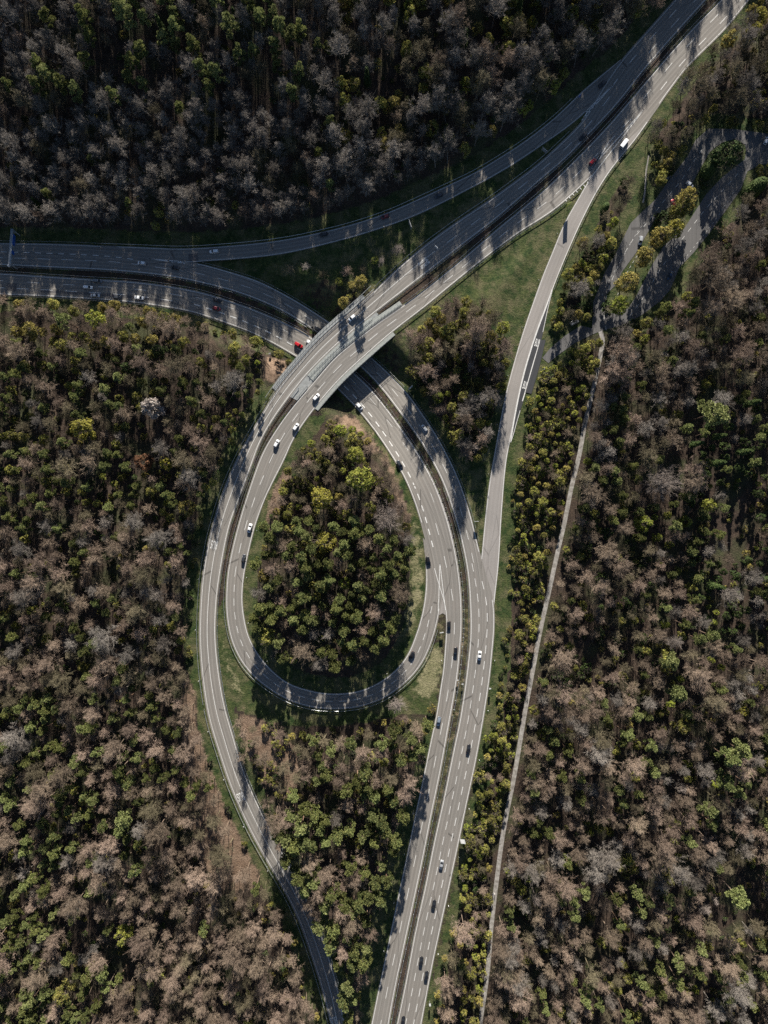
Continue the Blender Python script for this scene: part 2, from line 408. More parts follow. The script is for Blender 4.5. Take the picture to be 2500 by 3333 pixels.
TRK = [(1936,1040),(1950,1072),(1964,1101),(1948,1186),(1930,1270),(1905,1373),(1886,1480),(1861,1582),(1840,1690),(1816,1793),(1786,1930),(1756,2065),(1733,2190),(1711,2306),(1692,2420),(1673,2532),(1653,2630),(1635,2728),(1620,2840),(1608,2939),(1597,3040),(1590,3135),(1577,3240),(1563,3333),(1545,3500)]
def off_line(pts, o):
    d = dense(pts, 30); t = np.gradient(d, axis=0); t /= np.hypot(t[:, 0], t[:, 1])[:, None]
    return [tuple(x) for x in d + np.stack([-t[:, 1], t[:, 0]], 1) * o]
RT = Road(off_line(TRK, -7), off_line(TRK, 7), z0, -0.02)
tag(RT.sheet('path', TRACK, 'pale gravel forest track running from the rest area to the bottom edge'), cat='path')
RP = Road([(2110,505),(2100,560),(2098,620),(2090,660)], [(2114,505),(2105,560),(2103,620),(2096,660)], z0, -0.02)
tag(RP.sheet('path', TRACK, 'narrow worn footpath between the slip road and the rest area'), cat='path')

kd = kdtree.KDTree(len(ALL_SAMPLES))
for i, (x, y) in enumerate(ALL_SAMPLES): kd.insert((x, y, 0), i)
kd.balance()
kl = kdtree.KDTree(len(LOW_SAMPLES))
for i, (x, y, _z) in enumerate(LOW_SAMPLES): kl.insert((x, y, 0), i)
kl.balance()
def droad(x, y): return kd.find((x, y, 0))[2]
def dlow(x, y): return kl.find((x, y, 0))[2]

def wav(x, y):
    return (math.sin(x * .031 + 1.3) * math.cos(y * .027) + .6 * math.sin(x * .07 + y * .05) + .35 * math.sin(y * .11 - x * .09 + 2))
def zground(x, y, d=None):
    d = droad(x, y) if d is None else d
    px, py = x / S + CX, CY - y / S
    hill = 0.0  # upper-forest slope, raised and steepened to throw longer shade over the roads
    far = max(0.0, d - 9)
    if y > 90 and x < 175: hill = min(20 + 14 * sstep(0, 60, x), far * (.21 + .14 * sstep(0, 60, x))) * sstep(90, 135, y) * (1 - sstep(120, 175, x) * .0)
    z = -0.12 + hill + min(1, far / 14) * wav(x, y) * 1.1 + min(.5, d * .03) * 0
    bm = bump(px, py)
    q, i, dl = kl.find((x, y, 0))
    if dl < 14 and bm > 0:
        k = 1 - sstep(3.2, 13.5, dl)
        z = z * (1 - k) + (LOW_SAMPLES[i][2] - .28) * k
    return z

# ---------------------------------------------------------------- ground sheet
GAPS = [(480,1420,60,70),(300,2990,90,60),(430,3080,70,60),(2400,2880,60,120),(2390,1700,70,150),(2130,1590,50,60),(430,300,80,60),(900,380,60,60),(560,330,60,50),(2180,1480,50,60),(1790,2620,50,50),(2330,2960,60,50),(120,2620,50,40),(330,2150,40,50),(150,1750,40,60),(2060,2350,50,40),(1900,2120,50,40),(2250,3150,60,50),(90,300,40,60),(640,640,50,40),(1250,330,40,60),(1600,230,30,60),(1080,2560,40,60),(1110,2800,30,60),(380,1850,40,40),(560,2950,40,50),(2440,2080,40,60),(2080,1350,50,40),(1960,2960,40,50)]
SOIL = [[(855,1165),(890,1145),(950,1190),(905,1240),(868,1262),(845,1225)],
        [(1030,1400),(1110,1335),(1150,1345),(1200,1400),(1260,1480),(1310,1590),(1345,1700),(1335,1760),(1290,1620),(1240,1500),(1150,1400),(1080,1390)],
        [(940,1500),(900,1560),(870,1660),(860,1760),(880,1760),(910,1660),(960,1560)],
        [(600,2160),(636,2250),(652,2400),(700,2540),(765,2690),(850,2840),(830,2900),(740,2900),(640,2800),(605,2620),(590,2440),(590,2260)],
        [(1395,3080),(1420,3030),(1440,3040),(1425,3130),(1408,3170)],
        [(1400,2290),(1440,2260),(1450,2330),(1420,2340)],
        [(760,2300),(900,2360),(980,2450),(960,2640),(860,2560),(800,2440)]]
DRYG = [[(1345,1640),(1375,1750),(1380,1850),(1372,1960),(1340,2060),(1300,2100),(1320,1980),(1345,1850)],
        [(1390,2130),(1440,2080),(1440,2200),(1400,2280),(1340,2260)],
                [(715,2060),(735,2080),(760,2190),(800,2260),(760,2260),(735,2200)],
        [(1580,1440),(1600,1400),(1590,1560),(1560,1620)]]
GRASS = [[(1925,600),(1850,700),(1795,800),(1750,930),(1700,1050),(1650,1180),(1620,1400),(1580,1700),(1560,1840),(1530,1700),(1470,1520),(1350,1300),(1260,1150),(1250,1110),(1330,1040),(1500,910),(1700,755),(1880,625)],
         [(700,2010),(735,2050),(790,2200),(900,2300),(1050,2330),(1300,2290),(1450,2020),(1450,2300),(1330,2330),(1000,2370),(760,2330),(735,2240)],
         [(620,870),(1000,830),(1300,740),(1500,660),(1700,570),(1880,420),(1500,690),(1200,920),(1060,1010),(900,940),(750,880)],
         [(860,1480),(1010,1350),(1060,1310),(1000,1450),(900,1640),(850,1800),(850,2000),(880,2140),(800,2050),(790,1900),(830,1700)],
         [(1310,2330),(1400,2300),(1220,3200),(1190,3400),(1130,3400),(1180,3000),(1260,2700)]]
def trk_x(py):
    return np.interp(py, [p[1] for p in TRK], [p[0] for p in TRK])
MED1 = [tuple(p) for p in A_R if p[1] < 2000] + [tuple(p) for p in B_L if p[1] < 1900][::-1][2:]
MED1 = [tuple(p) for p in RA.rpx if p[1] < 1990] + [tuple(p) for p in RB.lpx if p[1] < 1950 and p[0] < 790 or p[1] < 1600][::-1]
MED2 = [tuple(p) for p in RC.lpx] + [tuple(p) for p in RD.lpx][::-1]
def MEDP(px, py): return in_poly(px, py, MED1) or in_poly(px, py, MED2)
TEAR = [(1100,1365),(1190,1420),(1270,1540),(1320,1680),(1335,1830),(1320,1960),(1280,2060),(1210,2120),(1090,2150),(940,2140),(860,2090),(835,2000),(835,1880),(870,1720),(920,1560),(1000,1450)]
TRI = [(1340,1100),(1400,1035),(1480,985),(1560,1000),(1625,1100),(1645,1170),(1625,1300),(1595,1390),(1560,1500),(1520,1500),(1440,1380),(1370,1270),(1320,1190)]
MID = [(770,2330),(880,2350),(1000,2380),(1150,2370),(1290,2330),(1390,2320),(1370,2440),(1330,2570),(1300,2640),(1265,2790),(1225,2930),(1190,3050),(1170,3150),(1165,3440),(1160,3440),(1120,3150),(1060,2980),(980,2820),(880,2620),(810,2460)]
def axis(core, lo, hi, step):
    a = list(np.arange(lo, hi + .01, step)); o = []
    x, st = hi, step * 1.6
    while x < core: x += st; st *= 1.35; o.append(x)
    i, x, st = [], lo, step * 1.6
    while x > -core: x -= st; st *= 1.35; i.append(x)
    return i[::-1] + a + o
xs = axis(1800, -225, 225, 2.0); ys = axis(1800, -285, 300, 2.0)
v, cov = [], []
for y in ys:
    for x in xs:
        d = droad(x, y)
        v.append((x, y, zground(x, y, d)))
        px, py = x / S + CX, CY - y / S
        g = 1.0 if d < 6 else max(0.0, 1 - (d - 6) / 4)
        if px > 1590 and px < 1760 and py > 1500: g = 1.0 if d < 9 else g
        so = dr = 0.0
        if px > 1400 and py > 1085 and abs(px - trk_x(py)) < 70: g *= .25
        if MEDP(px, py): g = .12
        wood = in_poly(px, py, TRI) or in_poly(px, py, TEAR) or in_poly(px, py, MID)
        if -100 < px < 2600 and -100 < py < 3450:
            if any(in_poly(px, py, q) for q in GRASS): g = 1.0
            if wood: g *= .2
            if any(in_poly(px, py, q) for q in SOIL): so = .8; g *= .4
            if any(in_poly(px, py, q) for q in DRYG): dr = .75
        bm = bump(px, py)
        if bm > .9 and dlow(x, y) > 2: g *= .5
        if d < 2.5 and min(abs(px - 1480), 999) < 80 and py > 1900: so, g = .35, .5
        cov.append((g, so, dr, 1))
nx = len(xs)
cv = np.array(cov, dtype=np.float32).reshape(len(ys), nx, 4)
for it in range(2):      # soft borders between kinds of ground
    p_ = np.pad(cv, ((1, 1), (1, 1), (0, 0)), 'edge')
    cv[:, :, 1:3] = sum(p_[1 + a:1 + a + len(ys), 1 + b_:1 + b_ + nx, 1:3] for a in (-1, 0, 1) for b_ in (-1, 0, 1)) / 9
cov = cv.reshape(-1, 4)
f = [(j * nx + i, j * nx + i + 1, (j + 1) * nx + i + 1, (j + 1) * nx + i) for j in range(len(ys) - 1) for i in range(nx - 1)]
ground = mesh_obj('ground', v, f, GROUND, smooth=True)
ca = ground.data.color_attributes.new('cover', 'FLOAT_COLOR', 'POINT')
ca.data.foreach_set('color', np.array(cov, dtype=np.float32).ravel())
tag(ground, 'forest floor of leaf litter with grass verges along the roads', 'ground', kind='structure')

# ---------------------------------------------------------------- markings
def strip(mb, road, t0, t1, f, w, dz=.012, off=0.0, f1=None):
    n = max(1, int((t1 - t0) / 2.5)); k = len(mb.v)
    for i in range(n + 1):
        t = t0 + (t1 - t0) * i / n
        ff = f if f1 is None else f + (f1 - f) * i / n
        a = road.at(t, ff, dz, off - w / 2); b_ = road.at(t, ff, dz, off + w / 2)
        mb.v += [tuple(a), tuple(b_)]
    for i in range(n):
        mb.f.append((k + 2 * i, k + 2 * i + 1, k + 2 * i + 3, k + 2 * i + 2))
def dashes(mb, road, t0, t1, f, w, ln, per, dz=.012, f1=None, phase=0):
    t = t0 + phase
    while t + ln < t1:
        a = None if f1 is None else f + (f1 - f) * (t - t0) / (t1 - t0)
        strip(mb, road, t, t + ln, f if a is None else a, w, dz); t += per
def T(road, px, py): return road.near(px, py)[0]
def mark(name, mb, label):
    o = mb.obj('road_markings', PAINT); fix_up(o); return tag(o, label, 'road marking', kind='structure')
E = .27
m = MB(); s_end = RA.s[-1]
strip(m, RA, 0, s_end, 0, E * .8, off=.9)
strip(m, RA, 0, s_end, 1, E, off=-.75)
t_bus = T(RA, 1420, 815)
dashes(m, RA, 0, T(RA, 1960, 290), .34, .3, 5.2, 15.2, phase=3)
dashes(m, RA, 0, T(RA, 2010, 215), .67, .26, 6, 17)
t_g = T(RA, 1880, 420)
dashes(m, RA, T(RA, 1960, 300), t_bus, .50, .24, 6, 15)
strip(m, RA, t_bus, s_end, .47, .24, f1=.5)
mark('A', m, 'white lines of the outer high carriageway')
m = MB(); s_end = RB.s[-1]
strip(m, RB, 0, T(RB, 1430, 1990), 0, E * .8, off=.7)
strip(m, RB, 0, T(RB, 2150, 330), 1, E, off=-.7)
strip(m, RB, T(RB, 1920, 560), T(RB, 1384, 1840), 1, E, off=-.55)
dashes(m, RB, 0, T(RB, 2080, 410), .36, .26, 6, 17)
dashes(m, RB, 0, T(RB, 2100, 360), .68, .32, 5.2, 15.0, phase=4)
dashes(m, RB, T(RB, 2080, 410), T(RB, 1030, 1290), .50, .24, 6, 12)
dashes(m, RB, T(RB, 1030, 1290), T(RB, 790, 1900), .47, .24, 5.2, 12, f1=.45)
dashes(m, RB, T(RB, 790, 1900), T(RB, 1400, 1960), .48, .24, 3.6, 7.0, f1=.52)
mark('B', m, 'white lines of the loop and inner high carriageway')
m = MB(); s_end = RC.s[-1]
strip(m, RC, 0, s_end, 0, E, off=.8)
strip(m, RC, 0, T(RC, 1350, 1700), 1, E, off=-.6)
strip(m, RC, T(RC, 1405, 1850), s_end, 1, E, off=-.5)
dashes(m, RC, 0, T(RC, 640, 960), .36, .22, 6, 18)
dashes(m, RC, 0, T(RC, 640, 960), .68, .34, 6, 12.2, f1=.66)
dashes(m, RC, T(RC, 640, 960), T(RC, 1400, 1650), .30, .16, 5, 14.5)
dashes(m, RC, T(RC, 640, 960), T(RC, 1415, 1800), .62, .5, 3.3, 6.3, f1=.80)
dashes(m, RC, T(RC, 1430, 1700), s_end, .48, .24, 6, 17)
mark('C', m, 'white lines of the lower carriageway beside the loop')
m = MB(); s_end = RD.s[-1]
strip(m, RD, 0, s_end, 0, E, off=.7)
strip(m, RD, 0, T(RD, 330, 840), 1, E * .8, off=-.6)
strip(m, RD, T(RD, 640, 890), T(RD, 1530, 1800), 1, E, off=-.55)
strip(m, RD, T(RD, 1570, 1960), s_end, 1, E, off=-.6)
dashes(m, RD, 0, T(RD, 430, 840), .62, .34, 3.0, 5.8, f1=.58)
dashes(m, RD, 0, T(RD, 560, 870), .32, .24, 6, 11.9, f1=.40)
dashes(m, RD, T(RD, 560, 870), T(RD, 1540, 1830), .48, .2, 5.0, 11.8)
dashes(m, RD, T(RD, 1540, 1830), s_end, .37, .26, 4.2, 7.8, f1=.36)
dashes(m, RD, T(RD, 1560, 1890), s_end, .70, .32, 4.2, 8.0, f1=.66)
mark('D', m, 'white lines of the three lane lower carriageway')
m = MB()
strip(m, RF, T(RF, 1925, 600), T(RF, 1600, 1850), 0, E * .8, off=.4)
strip(m, RF, T(RF, 2100, 400), T(RF, 1612, 1960), 1, E, off=-.35)
mark('F', m, 'white edge lines of the pale slip road')
m = MB()
strip(m, RG, T(RG, 330, 800), RG.s[-1], 0, E * .8, off=.5)
strip(m, RG, T(RG, 560, 840), T(RG, 1890, 360), 1, E * .8, off=-.5)
mark('G', m, 'white edge lines of the shaded slip road')
# gore areas: outline, chevrons
def gore(tip, a, b_, n, w=.35, z=.016, dz_fun=z0, label=''):
    mb = MB()
    def seg(p, q, ww):
        p = P(*p, dz_fun(*p) + z); q = P(*q, dz_fun(*q) + z); d = (q - p).normalized(); nn = Vector((-d.y, d.x, 0)) * ww / 2
        k = len(mb.v); mb.v += [tuple(p - nn), tuple(p + nn), tuple(q + nn), tuple(q - nn)]; mb.f.append((k, k + 1, k + 2, k + 3))
    tip = np.array(tip, float); a = np.array(a, float); b_ = np.array(b_, float)
    seg(tip, a, w); seg(tip, b_, w)
    for i in range(n):
        t = .62 + .33 * i / max(1, n - 1)
        pa, pb = tip + (a - tip) * t, tip + (b_ - tip) * t
        c = (pa + pb) / 2 + (tip - (a + b_) / 2) * .07
        seg(pa, c, w * 1.4); seg(c, pb, w * 1.4)
    o = mb.obj('road_markings', PAINT); fix_up(o); tag(o, label, 'road marking', kind='structure')
gore((1997, 275), (1906, 364), (1893, 392), 4, label='chevrons where the shaded slip road leaves the high carriageway')
gore((2097, 355), (1948, 520), (1917, 586), 0, label='solid line where the pale slip road joins the high carriageway')
gore((1985, 462), (1948, 508), (1918, 562), 4, .28, label='chevrons at the tip of the grass triangle')
gore((485, 842), (590, 851), (602, 858), 3, .3, label='chevrons where the shaded slip road joins the lower carriageway')
gore((1432, 1832), (1427, 1990), (1450, 1985), 0, .3, label='white V where the loop leaves the lower carriageway')
m = MB()   # hatched line along the merge by the grass triangle
for i in range(7):
    p0 = P(1842 + i * 12, 652 - i * 9.5, .018); d = Vector((.9, -.4, 0)) 
    u = Vector((.78, .62, 0)).normalized(); w = Vector((-u.y, u.x, 0))
    m.quad(p0, u * .17, w * .6)
o = m.obj('road_markings', PAINT); fix_up(o); tag(o, 'short hatch bars beside the grass triangle', 'road marking', kind='structure')
# gore fill between the loop and the lower carriageway
gf = poly_sheet('road', [(1415,1830),(1428,1835),(1443,1900),(1452,1975),(1455,2005),(1441,1996),(1428,2003),(1418,1990),(1425,1930)], [], -.011, ASPH_PALE, 'pale paved wedge between loop and lower carriageway')
# bus bay lines: the separating line, white kerb
m = MB()
strip(m, bay, 0, bay.s[-1], 0, .38, dz=.02)
strip(m, bay, T(bay, 1758, 1110), T(bay, 1690, 1310), 1, .5, dz=.02, off=-.5)
strip(m, bay, 0, T(bay, 1768, 1080), 1, .25, dz=.02, off=-.2)
strip(m, bay, T(bay, 1690, 1330), bay.s[-1], 1, .25, dz=.02, off=-.2)
o = m.obj('road_markings', PAINT); fix_up(o); tag(o, 'white edge lines of the bus bay', 'road marking', kind='structure')

# BUS lettering on the road
def text_mesh():
    cu = bpy.data.curves.new('bus_letters', 'FONT'); cu.body = 'BUS'; cu.size = 1
    cu.align_x = 'CENTER'; cu.align_y = 'CENTER'; cu.offset = .012
    o = bpy.data.objects.new('tmp', cu); COL.objects.link(o)
    dg = bpy.context.evaluated_depsgraph_get(); dg.update()
    me = bpy.data.meshes.new_from_object(o.evaluated_get(dg)); bpy.data.objects.remove(o)
    me.materials.clear(); me.materials.append(PAINT); return me
BUS = text_mesh()
for (px, py, dx, dy, w, h, lab) in [
    (697, 1772, -.22, -1, 3.4, 4.3, 'white BUS lettering in the outer lane of the high carriageway beside the loop'),
    (783, 2592, .38, -1, 3.4, 4.3, 'white BUS lettering in the shaded stretch below the loop'),
    (1086, 3322, .30, -1, 3.4, 4.3, 'white BUS lettering at the bottom edge of the photo'),
    (1381, 855, -.75, -.62, 3.6, 5.6, 'white BUS lettering above the bridge'),
    (1748, 1117, .30, 1, 2.1, 4.0, 'white BUS lettering at the upper end of the bus bay'),
    (1709, 1255, .30, 1, 2.0, 4.0, 'white BUS lettering at the lower end of the bus bay')]:
    o = inst('road_lettering', BUS); bb = o.dimensions
    k = bb if bb[0] else Vector((1.9, .7, 0))
    xs_ = [v_.co.x for v_ in BUS.vertices]; ys_ = [v_.co.y for v_ in BUS.vertices]
    o.scale = (w / (max(xs_) - min(xs_)), h / (max(ys_) - min(ys_)), 1)
    o.location = P(px, py, .024); o.rotation_euler = (0, 0, math.atan2(dy, dx) - math.pi / 2)
    tag(o, lab, 'road marking', kind='structure')
# repair patches in the asphalt
def patch(road, t0, t1, f0, f1, mat, lab):
    n = max(1, int((t1 - t0) / 3)); v, f, uv = [], [], []
    for i in range(n + 1):
        t = t0 + (t1 - t0) * i / n
        for ff in (f0, f1):
            v.append(road.at(t, ff, .005)); uv.append((ff * 11, t))
    for i in range(n): f.append((2 * i, 2 * i + 1, 2 * i + 3, 2 * i + 2))
    o = mesh_obj('road_surface_patch', v, f, mat, uvs=uv); fix_up(o); tag(o, lab, 'road', kind='structure')
ASPH_MID = asphalt('asphalt_repair', (.125, .12, .118), (.11, .105, .105), .3, .5)
patch(RC, T(RC, 20, 950), T(RC, 60, 950), .45, .80, ASPH_MID, 'dark square repair patch at the far end of the lower carriageway')
patch(RC, T(RC, 130, 950), T(RC, 600, 990), .68, .80, ASPH_MID, 'long dark repair strip in the lower carriageway')
patch(RG, T(RG, 620, 840), T(RG, 645, 840), .4, 1, ASPH_MID, 'dark repair patch on the shaded slip road')
patch(RC, T(RC, 1340, 1500), T(RC, 1450, 1780), .02, .1, ASPH_PALE, 'pale strip along the median of the lower carriageway')

# rest area lane lines
m = MB()
def px_line(mb, pts, ln, per, w, z=.006):
    d = dense(pts, 3.0); s_ = arclen(d) * S; t = 0
    while t + ln < s_[-1]:
        a = [np.interp(t, s_, d[:, i]) for i in (0, 1)]; b2 = [np.interp(t + ln, s_, d[:, i]) for i in (0, 1)]
        p, q = P(*a, z), P(*b2, z); e = (q - p).normalized(); nn = Vector((-e.y, e.x, 0)) * w / 2
        k = len(mb.v); mb.v += [tuple(p - nn), tuple(p + nn), tuple(q + nn), tuple(q - nn)]; mb.f.append((k, k + 1, k + 2, k + 3))
        t += per
px_line(m, [(1973,1075),(1966,1010),(1985,930),(2020,850),(2060,780),(2110,720),(2160,655),(2215,590),(2255,530),(2290,480)], 2.4, 5.2, .18)
px_line(m, [(2050,1030),(2100,960),(2140,890),(2190,820),(2250,740),(2310,665),(2370,600),(2420,545)], 2.4, 5.2, .18)
px_line(m, [(2010,960),(2045,880),(2085,815)], 1.2, 3, .15)
px_line(m, [(1960,960),(1990,900),(2020,850),(2065,770),(2100,720)], .9, 2.6, .14)
px_line(m, [(2170,930),(2215,860),(2270,790),(2340,700),(2390,620)], 1.0, 2.6, .14)
o = m.obj('road_markings', PAINT); fix_up(o); tag(o, 'thin broken lines of the rest area', 'road marking', kind='structure')

# ---------------------------------------------------------------- bridge
bridge = empty('road_bridge', P(1085, 1135, 0))
tag(bridge, 'concrete motorway bridge with pale median slabs carrying the high road over the lower one', 'bridge')
BL = Vector(bridge.location)
def loc(o):   # world-space geometry under the bridge empty
    o.location = -BL; return o
tA0, tA1 = T(RA, 1185, 975), T(RA, 900, 1270)
tB0, tB1 = T(RB, 1275, 1085), T(RB, 1010, 1320)
def box_strip(mb, road, t0, t1, f, o0, o1, zb, zt, road2=None, f2=None, t2=None):
    n = max(2, int((t1 - t0) / 3)); k = len(mb.v)
    for i in range(n + 1):
        t = t0 + (t1 - t0) * i / n
        a = road.at(t, f, 0, o0)
        b_ = road.at(t, f, 0, o1) if road2 is None else road2.at(t2[0] + (t2[1] - t2[0]) * i / n, f2, 0, o1)
        for (q, z) in ((a, zb), (b_, zb), (b_, zt), (a, zt)):
            mb.v.append((q[0], q[1], q[2] + z))
    for i in range(n):
        for j in range(4):
            j2 = (j + 1) % 4
            mb.f.append((k + 4 * i + j, k + 4 * i + j2, k + 4 * i + 4 + j2, k + 4 * i + 4 + j))
    mb.f.append((k, k + 1, k + 2, k + 3)); e = k + 4 * n; mb.f.append((e + 3, e + 2, e + 1, e))
# deck from beyond A's outer edge to beyond B's outer edge
deck = MB(); n = 30
for i in range(n + 1):
    a = RA.at(tA0 + (tA1 - tA0) * i / n, 0, 0, -2.5); b_ = RB.at(tB0 + (tB1 - tB0) * i / n, 1, 0, 2.0)
    for q, z in ((a, -1.4), (b_, -1.4), (b_, -.03), (a, -.03)): deck.v.append((q[0], q[1], z))
for i in range(n):
    for j in range(4):
        j2 = (j + 1) % 4; deck.f.append((4 * i + j, 4 * i + j2, 4 * i + 4 + j2, 4 * i + 4 + j))
deck.f.append((0, 1, 2, 3)); deck.f.append((4 * n + 3, 4 * n + 2, 4 * n + 1, 4 * n))
loc(deck.obj('deck', CONC_D, bridge))
k1 = MB(); box_strip(k1, RA, tA0, tA1, 0, -2.45, -.15, -.02, .18); loc(k1.obj('walkway', CONC_D, bridge))
k2 = MB(); box_strip(k2, RB, tB0, tB1, 1, .15, 1.95, -.02, .2); loc(k2.obj('walkway', CONC, bridge))
k3 = MB(); box_strip(k3, RA, tA0 + 4, tA1 - 16, 1, .1, 2.35, -.02, .16); loc(k3.obj('median_slab', CONC, bridge))
k4 = MB(); box_strip(k4, RB, tB0 - 12, tB1 - 10, 0, -2.6, -.1, -.02, .16); loc(k4.obj('median_slab', CONC, bridge))
def railing(mb, road, t0, t1, f, off, zb, h, step=2.0, r=.06):
    t = t0; last = None
    while t <= t1:
        p = road.at(t, f, 0, off)
        mb.box(p[0] - r, p[1] - r, p[2] + zb, p[0] + r, p[1] + r, p[2] + zb + h)
        if last is not None:
            for z in (h, h * .55): mb.tube((last[0], last[1], last[2] + zb + z), (p[0], p[1], p[2] + zb + z), r, r, 4)
        last = p; t += step
r1 = MB(); railing(r1, RA, tA0 - 6, tA1 + 6, 0, -2.4, .15, 1.1); loc(r1.obj('railing', STEEL_W, bridge))
r1b = MB(); railing(r1b, RA, tA0 - 6, tA1 + 6, 0, -.3, .15, .9, 2.6); loc(r1b.obj('railing', STEEL, bridge))
r2 = MB(); railing(r2, RB, tB0, tB1, 1, 1.85, .18, 1.1); loc(r2.obj('railing', STEEL_W, bridge))
r3 = MB(); railing(r3, RA, tA0 + 4, tA1 - 16, 1, 1.1, .15, .7, 2.0); loc(r3.obj('railing', STEEL, bridge))
r4 = MB(); railing(r4, RB, tB0 - 12, tB1 - 10, 0, -1.2, .15, .7, 2.0); loc(r4.obj('railing', STEEL, bridge))
for (px0, py0, px1, py1) in [(1180, 978, 1268, 1086), (926, 1240, 1040, 1316)]:   # abutment walls
    a = P(px0, py0, -4.0); b_ = P(px1, py1, -4.0); u = (b_ - a).normalized(); w = Vector((-u.y, u.x, 0)) * .7
    mb = MB(); k = 0
    for q in (a - w, b_ - w, b_ + w, a + w): mb.v.append((q.x, q.y, -7.4))
    for q in (a - w, b_ - w, b_ + w, a + w): mb.v.append((q.x, q.y, -1.4))
    mb.f += [(0, 3, 2, 1), (4, 5, 6, 7), (0, 1, 5, 4), (1, 2, 6, 5), (2, 3, 7, 6), (3, 0, 4, 7)]
    loc(mb.obj('abutment', CONC_D, bridge))
for (px, py) in [(1020, 1075), (1052, 1108), (1085, 1142), (1120, 1176)]:
    p = P(px, py, -7.0)
    mb = MB().tube((p.x, p.y, -7.2), (p.x, p.y, -1.4), .55, .55, 12); loc(mb.obj('pier', CONC_D, bridge, True))

# ---------------------------------------------------------------- guard rails
POST = MB().box(-.07, -.07, -.15, .07, .07, .72).mesh('post', STEEL)
SPACER = MB().box(-.07, -.07, -.15, .07, .07, .78).box(-.5, -.06, .62, .5, .06, .78).mesh('post', CONC)
def guard_rail(road, t0, t1, f, off, label, step=6.0, post=None, group='steel guard rails along the roads'):
    p0 = Vector(road.at((t0 + t1) / 2, f, 0, off))
    e = empty('guard_rail', p0); tag(e, label, 'guard rail', group)
    mb = MB(); n = max(2, int((t1 - t0) / 3)); k = 0
    for i in range(n + 1):
        t = t0 + (t1 - t0) * i / n
        for (o_, z) in ((-.06, .45), (.02, .52), (-.05, .60), (.02, .68), (-.06, .76), (-.10, .76), (-.10, .45)):
            q = road.at(t, f, 0, off + o_); mb.v.append((q[0] - p0.x, q[1] - p0.y, q[2] + z - p0.z))
    for i in range(n):
        for j in range(7):
            j2 = (j + 1) % 7
            mb.f.append((7 * i + j, 7 * i + j2, 7 * i + 7 + j2, 7 * i + 7 + j))
    mb.obj('rail', STEEL, e)
    t = t0; cnt = 0
    while t < t1 and cnt < 98:
        q = Vector(road.at(t, f, 0, off + .06)) - p0
        a = inst('post', post or POST, e, loc=q)
        b2 = road.at(t + .5, f); c2 = road.at(t, f)
        a.rotation_euler = (0, 0, math.atan2(b2[1] - c2[1], b2[0] - c2[0]) + math.pi / 2)
        t += step; cnt += 1
guard_rail(RA, T(RA, 1860, 440), tA0 - 7, 0, -.9, 'guard rail between the dark meadow and the high carriageway above the bridge')
guard_rail(RA, tA1 + 7, T(RA, 670, 2290), 0, -.9, 'guard rail on the forest side of the outer bend from the bridge past the loop')
guard_rail(RA, T(RA, 672, 2300), RA.s[-1] - 30, 0, -.9, 'guard rail on the brown slope side of the road below the loop')
guard_rail(RA, tA1 - 8, T(RA, 760, 2400), 1, .7, 'guard rail on the inner side of the outer bend, facing the loop')
guard_rail(RA, T(RA, 765, 2410), RA.s[-1] - 30, 1, .7, 'guard rail on the wood side of the road below the loop')
guard_rail(RA, T(RA, 2290, 18), tA0, 1, .7, 'median guard rail of the high road nearest the outer carriageway, above the bridge')
guard_rail(RB, T(RB, 2344, 0), tB0 - 14, 0, -.7, 'median guard rail of the high road nearest the inner carriageway, above the bridge')
guard_rail(RB, tB1 - 6, T(RB, 830, 2210), 0, -.7, 'guard rail along the outside of the loop from the bridge downwards')
guard_rail(RB, T(RB, 835, 2212), T(RB, 1420, 2050), 0, -.7, 'guard rail around the lower bend of the loop')
guard_rail(RB, T(RB, 1885, 615), tB0 - 2, 1, .8, 'guard rail between the high road and the grass triangle')
guard_rail(RF, T(RF, 2120, 390), T(RF, 1800, 940), 1, .6, 'guard rail on the wooded side of the pale slip road')
guard_rail(RC, 10, T(RC, 1000, 1090), 0, -.6, 'median guard rail of the lower road on its side facing the left forest')
guard_rail(RD, 10, T(RD, 1000, 1062), 0, -.6, 'median guard rail of the lower road on its side facing the upper forest')
guard_rail(RC, T(RC, 1160, 1215), T(RC, 1500, 1850), 0, -.7, 'median guard rail of the lower road from the bridge to the slip road gore', 4.5, SPACER)
guard_rail(RC, T(RC, 1502, 1860), T(RC, 1470, 2320), 0, -.7, 'median guard rail with pale brackets beside the lower end of the loop', 4.5, SPACER)
guard_rail(RC, T(RC, 1468, 2330), RC.s[-1] - 30, 0, -.7, 'median guard rail of the lower road in the bottom stretch')
guard_rail(RD, T(RD, 1450, 1590), RD.s[-1] - 30, 0, -.6, 'median guard rail of the lower road next to the three lane side', 7)
guard_rail(RD, T(RD, 1190, 1150), T(RD, 1560, 1770), 1, .7, 'guard rail between the lower road and the wooded triangle')
guard_rail(RD, T(RD, 660, 860), T(RD, 1060, 1040), 1, .7, 'guard rail on the meadow side of the lower road before the bridge')
guard_rail(RC, 10, T(RC, 940, 1150), 1, .7, 'guard rail on the forest side of the lower road before the bridge')
guard_rail(RD, 10, T(RD, 320, 797), 1, .8, 'guard rail at the foot of the upper forest beside the gantry')
guard_rail(RG, T(RG, 200, 800), T(RG, 1860, 330), 0, -.8, 'guard rail at the foot of the upper forest along the slip road')

